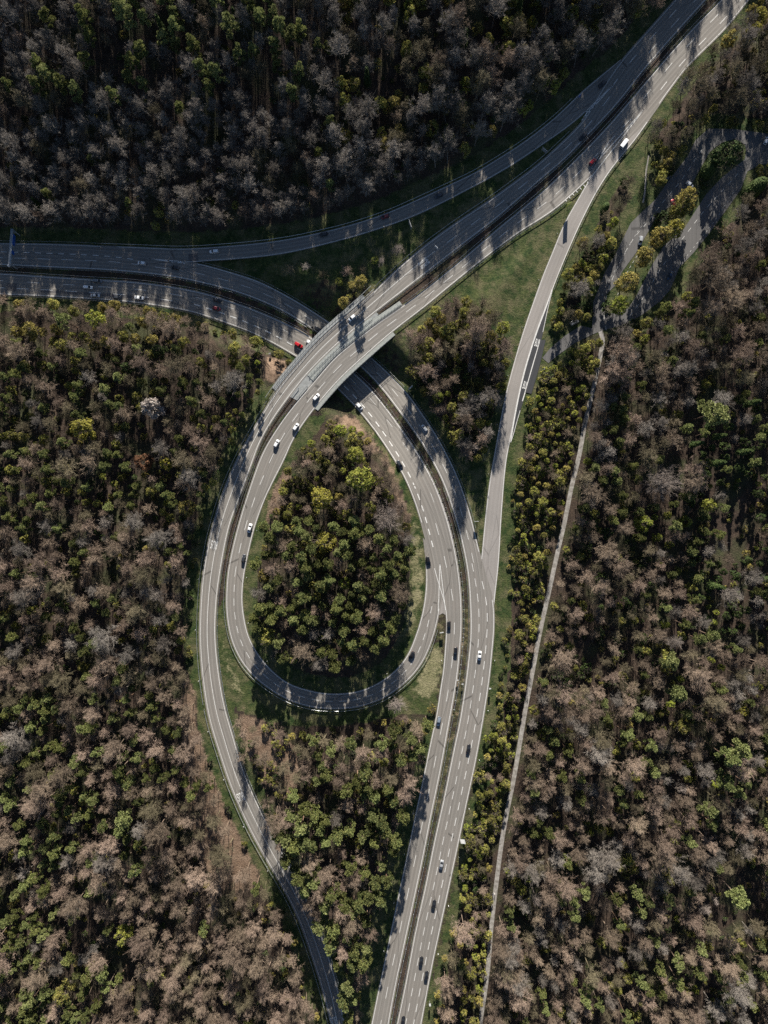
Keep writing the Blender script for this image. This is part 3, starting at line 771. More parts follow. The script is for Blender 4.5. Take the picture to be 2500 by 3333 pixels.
# ---------------------------------------------------------------- signs
def sign(px, py, w, h, z1, face, rz, label, z=None, name='road_sign', posts=2, faceback=SIGNBACK):
    wx = P(px, py, 0); zg = zground(wx.x, wx.y) if z is None else z
    q = P(px, py, zg + z1 + h); e = empty(name, (q.x, q.y, zg), rz); tag(e, label, 'sign')
    MB().box(-w / 2, -.05, z1, w / 2, .03, z1 + h).obj('sign_board', face, e)
    MB().box(-w / 2, .033, z1, w / 2, .07, z1 + h).obj('sign_back', faceback, e)
    for i in range(posts):
        x = 0 if posts == 1 else (-w * .35 + i * w * .7)
        MB().tube((x, .14, -.2), (x, .14, z1 + h * .9), .07, .07, 8).obj('post', STEEL, e)
sign(1854, 660, 2.4, 4.2, 2.6, SIGNYEL, .5, 'tall lime and grey direction sign in the tip of the grass triangle')
sign(1337, 1259, 2.6, 4.6, 2.6, SIGNWHITE, .7, 'tall pale direction sign beside the lower road below the bridge')
sign(1508, 2746, 2.4, 4.4, 2.2, SIGNWHITE, -.1, 'tall white sign on the green verge of the three lane carriageway')
sign(1335, 725, 4.2, 3.2, 2.5, SIGNWHITE, 1.9, 'wide sign board seen edge on below the shaded slip road')
sign(1421, 802, 2.0, 2.0, 2.2, SIGNWHITE, -.8, 'small bracket sign on the verge above the BUS lettering')
sign(877, 1150, 1.2, 2.6, 2.0, SIGNWHITE, .4, 'narrow sign on the verge before the bridge beside the brown bank', posts=1)
sign(1774, 485, 3.2, 2.4, 2.4, SIGNWHITE, 2.4, 'white sign between the high road and the shaded slip road')
sign(1552, 1697, 2.2, 1.4, 2.2, SIGNWHITE, .0, 'small white sign in the narrow grass tip above the slip road merge')
sign(1596, 2243, 1.0, 1.6, 1.8, SIGNWHITE, .3, 'small pale sign on the grass verge beside the three lanes', posts=1)
sign(1346, 2650, .8, 1.8, 1.8, SIGNWHITE, .2, 'pair of small white plates beside the lower road near the pines', posts=1)
sign(1400, 3275, .9, 1.8, 1.8, SIGNWHITE, .1, 'small pale sign near the bottom edge beside the three lane road', posts=1)
sign(1438, 2060, 2.0, 1.4, 1.6, SIGNWHITE, .15, 'white exit sign in the grass wedge between loop and lower road')
sign(1490, 2215, .9, 1.3, 1.6, SIGNWHITE, .2, 'upper of two small white plates in the median of the lower road', posts=1)
sign(1506, 2228, .9, 1.3, 1.6, SIGNWHITE, .2, 'lower of two small white plates in the median of the lower road', posts=1)
sign(1889, 308, 1.2, 2.2, 2.0, SIGNBLUE, .6, 'blue sign at the forest edge beside the start of the shaded slip road', posts=1)
sign(1772, 1250 - 50, 1.2, 1.2, 2.0, SIGNWHITE, 1.2, 'bus stop sign between platform and gravel end of the access road', posts=1)
# gantry over the lower road at the far left
def gantry():
    a = P(41, 746, 6.6); b_ = P(33, 862, 6.6)
    e = empty('sign_gantry', ((a.x + b_.x) / 2, (a.y + b_.y) / 2, 0), math.atan2(a.y - b_.y, a.x - b_.x))
    tag(e, 'pale steel sign gantry spanning the lower road at the far end', 'gantry')
    L = (a - b_).length / 2
    mb = MB()
    for (y, z) in ((-.55, 6.0), (.55, 6.0), (-.55, 7.1), (.55, 7.1)): mb.box(-L, y - .12, z - .12, L, y + .12, z + .12)
    mb.obj('beam', STEEL_W, e)
    br = MB(); x = -L
    while x < L - 1:
        br.tube((x, -.55, 7.1), (x + 1, .55, 7.1), .06, .06, 4); br.tube((x, -.55, 6.0), (x + 1, -.55, 7.1), .06, .06, 4); br.tube((x, .55, 6.0), (x + 1, .55, 7.1), .06, .06, 4); x += 1
    br.obj('bracing', STEEL_W, e)
    MB().box(-L, -.35, 7.14, L, .35, 7.2).obj('catwalk', STEEL_W, e)
    for x in (-L + .3, L - .3): MB().box(x - .25, -.3, -.4, x + .25, .3, 5.88).obj('leg', STEEL_W, e)
    for (x, w) in ((L * .25, 2.6), (L * .55, 2.6), (-L * .3, 1.8)): MB().box(x - w / 2, -.95, 5.2, x + w / 2, -.8, 7.4).obj('sign_board', SIGNBLUE, e)
gantry()
w = P(45, 876, 0); e = empty('traffic_mast', (w.x, w.y, 0)); tag(e, 'short mast with a pale drum head in the median beside the gantry', 'mast')
MB().tube((0, 0, -.2), (0, 0, 4.5), .12, .1, 8).obj('pole', STEEL, e)
MB().tube((-.1, 0, 4.5), (1.2, 0, 4.5), .06, .06, 6).obj('arm', STEEL, e)
MB().tube((0, 0, 4.5), (0, 0, 5.2), .6, .45, 10).tube((0, 0, 5.2), (0, 0, 5.35), .45, .02, 10).obj('head', SIGNWHITE, e)
# delineator posts on the verges
DEL = MB().box(-.09, -.09, -.2, .09, .09, 1.05).mesh('delineator', SIGNWHITE)
DCAP = MB().box(-.095, -.095, .75, .095, .095, .95).mesh('band', SIGNBACK)
dcount = 0
for (road, f, off, t0, t1, where) in [(RB, 1, 1.3, T(RB, 830, 1720), T(RB, 1340, 2090), 'inside the loop'), (RA, 0, -1.6, T(RA, 660, 1880), T(RA, 1000, 3080), 'on the bank beside the outer bend'),
                          (RC, 1, 1.2, T(RC, 1445, 2150), T(RC, 1230, 3200), 'beside the lower road'), (RD, 1, 1.3, T(RD, 1600, 2150), T(RD, 1400, 3180), 'on the green verge of the three lanes'), (RF, 0, -1.2, T(RF, 1900, 620), T(RF, 1590, 1650), 'along the grass triangle')]:
    t = t0
    while t < t1:
        q = road.at(t, f, 0, off); zz = zground(q[0], q[1])
        e = empty('delineator_post', (q[0], q[1], max(zz, q[2] - .3) if abs(zz - q[2]) < 2 else zz))
        tag(e, 'slim white delineator post with dark band ' + where, 'post', 'white delineator posts ' + where)
        inst('shaft', DEL, e); inst('band', DCAP, e); t += 25
# logs beside the forest track
LOGM, _, _ = new_mat('cut_wood', .9, 0, (.33, .24, .17))
for i in range(4):
    w = P(1625 + i * 2, 3290 + i * 6, 0); zz = zground(w.x, w.y)
    e = mesh_obj('log', *(lambda mb: (mb.v, mb.f))(MB().tube((-3.4, 0, .25), (3.4, 0, .3), .28, .22, 8)), M['pale'])
    e.location = (w.x, w.y, zz); e.rotation_euler = (0, 0, -.05 + .03 * i)
    tag(e, 'long pale log lying in the stack beside the forest track at the bottom edge', 'log', 'stacked logs beside the forest track')

# ---------------------------------------------------------------- cars
GLASS, _, b = new_mat('car_glass', .08, 0, (.012, .014, .016)); b.inputs['Specular IOR Level'].default_value = .6
TYRE, _, _ = new_mat('tyre_rubber', .9, 0, (.02, .02, .02))
LAMPW, _, _ = new_mat('headlight_glass', .2, 0, (.6, .62, .62))
LAMPR, _, _ = new_mat('tail_light_red', .3, 0, (.35, .01, .01))
def paint(name, c, metal=.0):
    m_, nt_, b_ = new_mat(name, .32, metal, c); b_.inputs['Coat Weight'].default_value = .6; b_.inputs['Coat Roughness'].default_value = .08
    b_.inputs['Specular IOR Level'].default_value = .5; return m_
PAINTS = {'white': paint('car_paint_white', (.78, .80, .80)), 'black': paint('car_paint_black', (.012, .012, .014)), 'dark': paint('car_paint_dark_grey', (.045, .05, .058), .3),
          'grey': paint('car_paint_grey', (.16, .17, .18), .4), 'silver': paint('car_paint_silver', (.50, .52, .53), .4), 'red': paint('car_paint_red', (.42, .012, .018)),
          'darkred': paint('car_paint_dark_red', (.13, .012, .016)), 'blue': paint('car_paint_blue', (.03, .06, .11), .3), 'bluegrey': paint('car_paint_blue_grey', (.30, .36, .42), .4)}
# body stations: (x, half width, bottom, top); cabin: glass base x0,x1 / roof x2,x3
STY = {
 'hatch':  dict(L=4.2, W=.90, H=1.48, belt=.92, body=[(-2.1,.62,.35,.72),(-2.05,.80,.22,.90),(-1.5,.89,.2,.95),(0,.90,.2,.94),(1.0,.89,.2,.92),(1.7,.84,.22,.78),(2.02,.70,.28,.66),(2.1,.52,.35,.58)], cab=(-1.98,1.15,-1.55,.35)),
 'sedan':  dict(L=4.7, W=.91, H=1.43, belt=.90, body=[(-2.35,.62,.35,.75),(-2.28,.80,.22,.90),(-1.6,.90,.2,.94),(0,.91,.2,.92),(1.1,.90,.2,.90),(1.9,.85,.22,.76),(2.27,.70,.28,.64),(2.35,.52,.35,.56)], cab=(-1.75,1.25,-.95,.35)),
 'estate': dict(L=4.75, W=.91, H=1.47, belt=.92, body=[(-2.38,.64,.35,.80),(-2.32,.82,.22,.92),(-1.6,.90,.2,.95),(0,.91,.2,.93),(1.1,.90,.2,.91),(1.9,.85,.22,.77),(2.3,.70,.28,.65),(2.38,.52,.35,.57)], cab=(-2.28,1.22,-1.95,.32)),
 'suv':    dict(L=4.6, W=.94, H=1.68, belt=1.05, body=[(-2.3,.68,.42,.85),(-2.24,.86,.28,1.02),(-1.5,.93,.26,1.08),(0,.94,.26,1.06),(1.1,.93,.26,1.04),(1.85,.88,.28,.94),(2.22,.76,.34,.82),(2.3,.58,.42,.72)], cab=(-2.2,1.2,-1.85,.38)),
 'van':    dict(L=5.9, W=1.0, H=2.45, belt=1.35, body=[(-2.95,.92,.4,1.33),(-2.9,.98,.3,1.40),(-1.5,1.0,.28,1.42),(0,1.0,.28,1.40),(1.6,1.0,.28,1.36),(2.4,.94,.28,1.15),(2.85,.80,.34,.95),(2.95,.62,.42,.8)], cab=(-2.88,2.15,-2.82,1.30)),
 'trailer': dict(L=4.4, W=1.0, H=2.0, belt=.7, body=[(-2.2,.9,.5,.68),(-1.5,1.0,.45,.70),(1.5,1.0,.45,.70),(2.2,.9,.5,.68)], cab=(-2.1,2.1,-2.0,2.0)),
}
MESH = {}
def style_meshes(k):
    if k in MESH: return MESH[k]
    s_ = STY[k]; mb = MB(); st = s_['body']
    sec = lambda w, zb, zt: [(-w * .86, zb), (-w, zb + .16), (-w, zt - .16), (-w * .95, zt - .05), (-w * .82, zt), (0, zt + .03), (w * .82, zt), (w * .95, zt - .05), (w, zt - .16), (w, zb + .16), (w * .86, zb)]
    for (x, w, zb, zt) in st:
        for (y, z) in sec(w, zb, zt): mb.v.append((x, y, z))
    n = 11
    for i in range(len(st) - 1):
        for j in range(n):
            j2 = (j + 1) % n; mb.f.append((i * n + j, i * n + j2, (i + 1) * n + j2, (i + 1) * n + j))
    mb.f.append(tuple(range(n))); e = (len(st) - 1) * n; mb.f.append(tuple(e + n - 1 - i for i in range(n)))
    body = mb.mesh('body', PAINTS['white']); body.polygons.foreach_set('use_smooth', [True] * len(body.polygons))
    x0, x1, x2, x3 = s_['cab']; W, zb, zt = s_['W'], s_['belt'] + .0, s_['H'] - .05
    wb, wt = W * .90, W * .74 if k not in ('van', 'trailer') else W * .90
    g = MB(); g.v = [(x0, -wb, zb), (x1, -wb * .96, zb), (x1 + .12, 0, zb), (x1, wb * .96, zb), (x0, wb, zb), (x2, -wt, zt), (x3, -wt, zt), (x3 + .08, 0, zt), (x3, wt, zt), (x2, wt, zt)]
    g.f = [(0, 1, 6, 5), (1, 2, 7, 6), (2, 3, 8, 7), (3, 4, 9, 8), (4, 0, 5, 9)]
    glass = g.mesh('windows', GLASS if k != 'trailer' else CONC_D)
    r = MB(); n2 = 5; xs2 = [x2 - .04, x2 + .15, (x2 + x3) / 2, x3 - .15, x3 + .06]; ww = [wt * .9, wt * 1.03, wt * 1.05, wt * 1.03, wt * .9]
    zz = [zt - .01, zt + .03, zt + .05, zt + .03, zt - .01]
    for x, w_, z in zip(xs2, ww, zz):
        for (y, dz) in ((-w_, -.05), (-w_ * .9, .0), (0, .03), (w_ * .9, .0), (w_, -.05)): r.v.append((x, y, z + dz))
    for i in range(4):
        for j in range(4): a = i * 5 + j; r.f.append((a, a + 5, a + 6, a + 1))
    k0 = len(r.v)   # pillars: thin strips at the glass corners
    for (a, c_) in (((x0, -wb), (x2, -wt)), ((x0, wb), (x2, wt)), ((x1, -wb * .96), (x3, -wt)), ((x1, wb * .96), (x3, wt))):
        r.tube((a[0], a[1], zb), (c_[0], c_[1], zt), .045, .04, 4)
    if k == 'van' :   # closed metal sides of the cargo box
        for sgn in (-1, 1): r.box(x2 + .02, sgn * wb * 1.0 - .02, zb - .02, x3 - .5, sgn * wb * 1.0 + .02, zt)
    roof = r.mesh('roof', PAINTS['white'])
    MESH[k] = (body, glass, roof); return MESH[k]
WH = MB().tube((0, -.11, 0), (0, .11, 0), .33, .33, 14); WH.f.append(tuple(range(14))); WH.f.append(tuple(range(14, 28))); WH = WH.mesh('wheel', TYRE)
LW = MB().box(-.06, -.17, -.07, .06, .17, .07).mesh('lamp', LAMPW); LR = MB().box(-.05, -.15, -.09, .05, .15, .09).mesh('lamp', LAMPR)
MI = MB().box(-.08, -.11, -.07, .08, .11, .07).mesh('mirror', TYRE)
def car(px, py, road, sgn, style, colour, label, name='parked_car', cat='car', group=None, heading=None, z=None):
    s_ = STY[style]
    if road is not None:
        t, ang, zr = road.near(px, py); rz = ang if sgn > 0 else ang + math.pi
    else: rz, zr = heading, (z if z is not None else -.008)
    q = P(px, py, zr + .7)
    e = empty(name, (q.x, q.y, zr), rz); tag(e, label, cat, group)
    bm_, g_, r_ = style_meshes(style)
    inst('body', bm_, e, PAINTS[colour]); inst('windows', g_, e); inst('roof', r_, e, PAINTS[colour])
    L = s_['L'] / 2
    for x in ((-L * .62, L * .62) if style != 'trailer' else (-.35, .35)):
        for y in (-1, 1): inst('wheel', WH, e, loc=(x, y * (s_['W'] - .09), .33))
    if style != 'trailer':
        zf = s_['body'][-2][3] - .12; zr_ = s_['body'][1][3] - .16
        for y in (-1, 1):
            inst('headlight', LW, e, loc=(L - .12, y * s_['W'] * .62, zf)); inst('tail_light', LR, e, loc=(-L + .06, y * s_['W'] * .72, zr_))
            inst('side_mirror', MI, e, loc=(s_['cab'][1] - .25, y * (s_['W'] + .06), s_['belt'] + .05))
    return e
DR = 'moving_car'
cars = [
 (1961,274,RG,-1,'suv','black','black car in deep shade at the top of the slip road by the forest'),
 (1898,445,RA,1,'suv','black','black high car on the upper carriageway next to the narrow grass tip'),
 (1929,526,RB,-1,'hatch','red','bright red car beside the chevrons above the grass triangle'),
 (1428,637,RG,-1,'hatch','dark','dark car in shade, highest of three on the slip road curve'),
 (1253,705,RG,-1,'hatch','darkred','dark red car in shade on the slip road between two dark ones'),
 (1053,763,RG,-1,'hatch','black','dark car in shade, lowest of three on the slip road curve'),
 (697,818,RG,-1,'estate','white','white car in shade where the slip road meets the lower road'),
 (462,856,RD,-1,'hatch','white','white car in shade near the chevrons on the lower road'),
 (570,871,RD,-1,'hatch','black','black car just below the chevrons of the slip road'),
 (318,914,RC,1,'estate','grey','dark grey car alone in the median side lane of the lower road'),
 (286,935,RC,1,'estate','white','white car in the middle lane left of the dark grey one'),
 (310,962,RC,1,'sedan','silver','silver car with white roof first of three in the forest side lane'),
 (382,968,RC,1,'hatch','dark','dark grey car second of three in the forest side lane'),
 (453,969,RC,1,'sedan','white','white saloon third of three in the forest side lane'),
 (708,977,RC,1,'hatch','black','black car in the tree shadow directly above the dark red one'),
 (705,1004,RC,1,'hatch','darkred','dark red car in the tree shadow directly below the black one'),
 (972,1123,RC,1,'suv','red','bright red car about to drive under the bridge'),
 (1009,1116,RC,1,'hatch','white','white car half hidden under the bridge edge'),
 (1036,1071,RD,-1,'hatch','black','black car coming out from under the bridge in shade'),
 (1146,1034,RA,1,'hatch','white','white car with dark windscreen on the outer side of the bridge'),
 (1029,1293,RB,-1,'hatch','white','white car at the lower end of the bridge, highest of three'),
 (963,1390,RB,-1,'hatch','white','white car, middle one of three climbing to the bridge'),
 (900,1444,RB,-1,'hatch','white','white car, lowest of three climbing to the bridge'),
 (1170,1323,RC,1,'hatch','white','white car leaving the bridge shadow on the lower road'),
 (1382,1394,RD,-1,'hatch','silver','pale car below the tall sign on the far side of the lower road'),
 (1301,1512,RC,1,'sedan','dark','dark blue grey car in the exit lane right of the teardrop wood'),
 (1394,1826,RC,1,'estate','black','black car at the start of the loop ramp'),
 (813,1719,RB,-1,'sedan','white','white car on the straight left side of the loop'),
 (793,1817,RB,-1,'hatch','dark','dark grey car below the white one on the left side of the loop'),
 (1340,2133,RB,-1,'hatch','black','dark car in the lower right bend of the loop'),
 (1461,2037,RC,1,'estate','black','black car next to the tip of the grass wedge'),
 (1483,2121,RC,1,'suv','black','black car with light roof bars below the grass wedge'),
 (1561,2134,RD,-1,'sedan','white','white car with black sunroof on the three lane road'),
 (1428,2348,RC,1,'estate','bluegrey','blue grey estate car below the loop on the lower road'),
 (1525,2438,RD,-1,'sedan','black','black car, highest of the five dark and pale cars in the bottom stretch'),
 (1437,2814,RD,-1,'sedan','silver','silver car opposite the tall white sign on the bottom stretch'),
 (1412,2945,RD,-1,'sedan','black','black car following the silver one on the bottom stretch'),
 (1371,3128,RD,-1,'hatch','black','black car in the middle lane near the bottom, left of another'),
 (1388,3175,RD,-1,'hatch','black','black car in the outer lane near the bottom, right of another'),
 (1312,3322,RD,-1,'hatch','black','black car cut by the bottom edge of the photo'),
]
for (px, py, rd, sg, sty, colr, lab) in cars:
    car(px, py, rd, sg, sty, colr, lab, 'driving_car', 'car', 'cars driving on the motorway and its slip roads')
car(2031, 468, RF, -1, 'van', 'white', 'long white delivery van on the slip road at the guard rail', 'delivery_van', 'van')
for (px, py, hd, sty, colr, lab) in [
 (2085,783,-1.75,'suv','silver','pale high car standing beside the second tree clump of the rest area island'),
 (2192,661,1.9,'hatch','red','red car half under the trees of the rest area island'),
 (2245,600,-.75,'hatch','white','white car with black roof glass parked across the rest area lane'),
 (2494,458,1.2,'hatch','white','white car at the far edge of the rest area'),
 (2182,897,-2.05,'sedan','blue','blue car parked on the forest side lane of the rest area'),
 (2173,580,.9,'hatch','black','black car in shade at the forest edge of the rest area')]:
    car(px, py, None, 1, sty, colr, lab, 'parked_car', 'car', 'cars parked in the rest area', heading=hd)
w = P(1868, 1050); car(1868, 1050, None, 1, 'trailer', 'grey', 'grey box trailer under the trees beside the access road', 'box_trailer', 'trailer', heading=.45, z=zground(w.x, w.y))
# walkers on the forest track
SKIN, _, _ = new_mat('skin', .7, 0, (.45, .28, .20)); CLO, _, _ = new_mat('jacket_dark', .9, 0, (.05, .05, .07)); CLO2, _, _ = new_mat('jacket_pale', .9, 0, (.45, .44, .42)); HAIR, _, _ = new_mat('hair_brown', .9, 0, (.05, .03, .02))
def person(px, py, rz, cloth, label):
    w_ = P(px, py, 1.6); e = empty('person', (w_.x, w_.y, -.02), rz); tag(e, label, 'person', 'walkers on the forest track')
    J = [((0,0,.95),.15),((0,0,1.2),.16),((0,0,1.42),.13),((0,0,1.52),.06),((.01,0,1.66),.105),((-.0,.20,1.40),.06),((.03,.27,1.12),.045),((.14,.27,.90),.035),((0,-.20,1.40),.06),((-.03,-.27,1.12),.045),((.02,-.27,.88),.035),
         ((.0,.10,.90),.10),((.18,.10,.50),.07),((.16,.10,.08),.05),((.30,.10,.04),.045),((0,-.10,.90),.10),((-.06,-.10,.50),.07),((-.30,-.10,.10),.05),((-.18,-.10,.04),.045)]
    ed = [(0,1),(1,2),(2,3),(3,4),(2,5),(5,6),(6,7),(2,8),(8,9),(9,10),(0,11),(11,12),(12,13),(13,14),(0,15),(15,16),(16,17),(17,18)]
    me = bpy.data.meshes.new('body'); me.from_pydata([j[0] for j in J], ed, []); me.materials.append(cloth)
    o = bpy.data.objects.new('body', me); COL.objects.link(o); o.parent = e
    sk = o.modifiers.new('skin', 'SKIN'); o.modifiers.new('sub', 'SUBSURF').render_levels = 1
    for i, j in enumerate(J): me.skin_vertices[0].data[i].radius = (j[1], j[1])
    me.skin_vertices[0].data[0].use_root = True
    MB().tube((.01, 0, 1.70), (-.01, 0, 1.79), .115, .05, 8).obj('hair', HAIR, e)
person(1611, 2912, -1.4, CLO2, 'walker in a pale jacket on the gravel forest track')
person(1606, 2914, -1.4, CLO, 'walker in dark clothes beside another on the gravel forest track')
person(1719, 2268, -1.4, CLO, 'lone dark walker higher up on the gravel forest track')

# ---------------------------------------------------------------- trees
rnd = random.Random
def rvec(r):
    while True:
        v_ = Vector((r.uniform(-1, 1), r.uniform(-1, 1), r.uniform(-1, 1)))
        if .05 < v_.length < 1: return v_.normalized()
def branch_tree(seed, Ht=20, R=4.2, lo=.38, twigs=4, thin=1.0, upright=.55, fine=0, nl=19):
    r = rnd(seed); tr = MB(); cr = MB()
    pts = [Vector((0, 0, -.5))]; d = Vector((r.uniform(-.05, .05), r.uniform(-.05, .05), 1))
    for i in range(6):
        d = (d + Vector((r.uniform(-.07, .07), r.uniform(-.07, .07), 0))).normalized(); pts.append(pts[-1] + d * Ht * .86 / 6)
    for i in range(6):
        a, b_ = .21 * (1 - i / 6.6), .21 * (1 - (i + 1) / 6.6)
        tr.tube(pts[i], pts[i + 1], a, b_, 6)
    def on(t):
        k = min(5, int(t * 6)); return pts[k].lerp(pts[k + 1], t * 6 - k)
    def grow(p, d, ln, rad, lev):
        segs = 3 if lev == 0 else 2
        q = p; path = [p]
        for i in range(segs):
            d = (d + rvec(r) * .22 + Vector((0, 0, .10))).normalized()
            nq = q + d * ln / segs
            rr_ = max(rad, .027); cr.tube(q, nq, rr_ * (1 - i / segs * .5), rr_ * (1 - (i + 1) / segs * .5), 4 if lev == 0 else 3)
            q = nq; path.append(q)
        if lev == 2: return
        if lev == 1:      # spray of fine twigs
            for i in range(fine):
                u = (d * .5 + rvec(r) * .9 + Vector((0, 0, .25))).normalized() * r.uniform(.28, .55)
                c_ = path[1].lerp(q, r.random()) + rvec(r) * r.uniform(.1, .75) + u * .5
                cr.quad(c_, u, u.cross(rvec(r)).normalized() * .023)
        nb = (5 if lev == 0 else twigs)
        for i in range(nb):
            t = (i + .7 + r.random() * .5) / (nb + .3); t = min(t, .999)
            k = int(t * segs); pp = path[k].lerp(path[k + 1], t * segs - k)
            nd = (d * .8 + rvec(r) * .95 + Vector((0, 0, .18))).normalized()
            grow(pp, nd, ln * (.55 if lev == 0 else .62) * r.uniform(.75, 1.15), rad * .5, lev + 1)
        grow(q, d, ln * .5, rad * .4, lev + 1)
    for i in range(nl):
        t = lo + (1 - lo) * ((i + r.random() * .6) / nl)
        a = i * 2.4 + r.uniform(-.5, .5); u = (t - lo) / (1 - lo)
        out = math.cos((u) * 1.15) * (1.0 if u > .12 else .7)
        d = Vector((math.cos(a) * out, math.sin(a) * out, upright + u * .8)).normalized()
        grow(on(min(t, .99)), d, R * (1.05 - .42 * u) * r.uniform(.75, 1.1), .075 * thin * (1.3 - .5 * u), 0)
    return tr, cr
def clump(cr, c, rad, n, r, size=.4, wid=.16, flat=.7, mode='needle'):
    for i in range(n):
        d = rvec(r); d.z = abs(d.z) * .9 if r.random() < .75 else d.z; d.normalize()
        p = c + Vector((d.x * rad, d.y * rad, d.z * rad * flat)) * r.uniform(.55, 1.0)
        if mode == 'needle':
            u = (d + rvec(r) * .5).normalized() * size; w_ = u.cross(rvec(r)).normalized() * wid
        else:
            nn = (d + rvec(r) * .8).normalized(); u = nn.orthogonal().normalized() * size * r.uniform(.6, 1.2); w_ = nn.cross(u).normalized() * size * r.uniform(.5, 1.0)
        cr.quad(p, u, w_)
def pine(seed, Ht=19, R=2.9):
    r = rnd(seed); tr = MB(); cr = MB()
    p = Vector((0, 0, -.5)); top = Vector((r.uniform(-.8, .8), r.uniform(-.8, .8), Ht * .9)); mid = p.lerp(top, .5) + Vector((r.uniform(-.4, .4), r.uniform(-.4, .4), 0))
    tr.tube(p, mid, .24, .17, 6); tr.tube(mid, top, .17, .06, 6)
    for i in range(15):
        t = .62 + .40 * i / 15; u = (t - .62) / .4; a = i * 2.4 + r.uniform(-.6, .6)
        b0 = mid.lerp(top, min(1, (t - .5) * 2)); ln = R * (1.05 - .65 * u) * r.uniform(.55, 1.1)
        e = b0 + Vector((math.cos(a) * ln, math.sin(a) * ln, .3 + 1.1 * u + r.uniform(-.3, .5)))
        tr.tube(b0, e, .07, .03, 3)
        clump(cr, e, r.uniform(.75, 1.3), 120, r, .27, .105, .65)
        if r.random() < .6: clump(cr, b0.lerp(e, .55), .85, 65, r, .26, .10, .65)
    return tr, cr
def spruce(seed, Ht=21, R=2.6):
    r = rnd(seed); tr = MB(); cr = MB()
    tr.tube((0, 0, -.5), (0, 0, Ht), .26, .03, 6); z = Ht * .25
    while z < Ht - .5:
        rr = R * (1 - z / Ht) ** .8 + .25; n = 9
        for i in range(n):
            a = 2 * math.pi * (i + r.random() * .6) / n + z
            d = Vector((math.cos(a), math.sin(a), r.uniform(-.35, .1))); ln = rr * r.uniform(.55, 1.15)
            for k in range(6):
                t = (k + .8) / 6; p = Vector((0, 0, z)) + d * ln * t
                for sg in (-1, 1):
                    sd = Vector((-d.y, d.x, 0)) * sg
                    u = (d * .7 + sd + rvec(r) * .5).normalized() * (.30 * (1.25 - t) + .10); w_ = (d + rvec(r) * .7).normalized() * .13
                    cr.quad(p + u * .8, u, w_)
        z += .55
    return tr, cr
def leafy(seed, Ht=12, R=3.2, lo=.25, n=44, leaf=.36, den=46, thin=.8):
    r = rnd(seed); tr, cr0 = branch_tree(seed + 50, Ht, R, lo, 2, thin, .45); cr = MB()
    tr.v, k = tr.v + cr0.v, len(tr.v); tr.f += [tuple(i + k for i in q) for q in cr0.f]
    for i in range(n):
        a = r.uniform(0, 6.28); u = r.uniform(lo + .1, 1.0); rr = R * .86 * math.sqrt(max(.02, 1 - ((u - .55) / .50) ** 2)) * r.uniform(.45, 1)
        clump(cr, Vector((math.cos(a) * rr, math.sin(a) * rr, Ht * u * .93)), r.uniform(.6, 1.15) * R / 3.2, den, r, leaf * .5, 0, .8, 'leaf')
    return tr, cr
def shrub(seed, Ht=3.2, R=1.9):
    r = rnd(seed); tr = MB(); cr = MB()
    for i in range(7):
        a = r.uniform(0, 6.28); e = Vector((math.cos(a) * R * .6, math.sin(a) * R * .6, Ht * r.uniform(.6, .95)))
        tr.tube((0, 0, -.2), e, .05, .02, 3)
    for i in range(22):
        a = r.uniform(0, 6.28); rr = R * math.sqrt(r.random()); z = Ht * (.9 - .45 * (rr / R) ** 2) * r.uniform(.65, 1)
        clump(cr, Vector((math.cos(a) * rr, math.sin(a) * rr, z)), r.uniform(.4, .7), 26, r, .17, 0, .8, 'leaf')
    for i in range(120):
        a = r.uniform(0, 6.28); rr = R * r.random(); p = Vector((math.cos(a) * rr * .8, math.sin(a) * rr * .8, Ht * r.uniform(.4, .8)))
        tr.tube(p, p + (Vector((math.cos(a), math.sin(a), 1.2)) + rvec(r) * .5).normalized() * .9, .03, .015, 3)
    return tr, cr
def clipped(seed, Ht=9, R=5):
    """a broad dense evergreen with a smooth domed outline"""
    r = rnd(seed); tr = MB(); cr = MB(); tr.tube((0, 0, -.5), (0, 0, Ht * .7), .4, .2, 8)
    for i in range(3400):
        a = r.uniform(0, 6.28); ph = math.asin(r.random()); rr = r.uniform(.86, 1.0)
        d = Vector((math.cos(a) * math.cos(ph), math.sin(a) * math.cos(ph), math.sin(ph)))
        p = Vector((d.x * R, d.y * R * .62, d.z * Ht)) * rr
        nn = (d + rvec(r) * .7).normalized(); u = nn.orthogonal().normalized() * .26; cr.quad(p, u, nn.cross(u).normalized() * .22)
    return tr, cr

PROTO = {}     # kind -> list of (crown mesh, trunk mesh, real height)
def add_proto(kind, key, gen, crown_mats, trunk_mat, variants):
    lst = PROTO.setdefault((kind, key), [])
    pass
def build(kind, seeds, gen, mats, trunk, Ht):
    for sd in seeds:
        tr, cr = gen(sd)
        tm = tr.mesh(kind + '_trunk', M[trunk])
        for mk in mats:
            tm2 = tm
            if kind == 'bare_tree':
                tm2 = tm.copy(); tm2.materials[0] = M[mk]
            cm = bpy.data.meshes.new(kind + '_crown'); 
            cm.from_pydata(cr.v, [], cr.f); cm.materials.append(M[mk]); cm.update()
            PROTO.setdefault((kind, mk), []).append((cm, tm2, Ht))
build('bare_tree', (1, 2, 3, 4, 5), lambda s_: branch_tree(s_, 19, 4.4 + .5 * (s_ % 2), .46 + .05 * (s_ % 3), 3, 1.0, .38, 16, 22), ('pink', 'grey', 'olive', 'pale'), 'trunk', 19)
build('bare_tree', (77,), lambda s_: branch_tree(s_, 19, 8.6, .42, 4, 1.7, .22, 26, 44), ('pale',), 'trunk', 19)
build('pine_tree', (11, 12, 13), pine, ('needle', 'palegreen'), 'pinetrunk', 19)
build('spruce_tree', (21, 22), spruce, ('dark', 'needle'), 'trunk', 21)
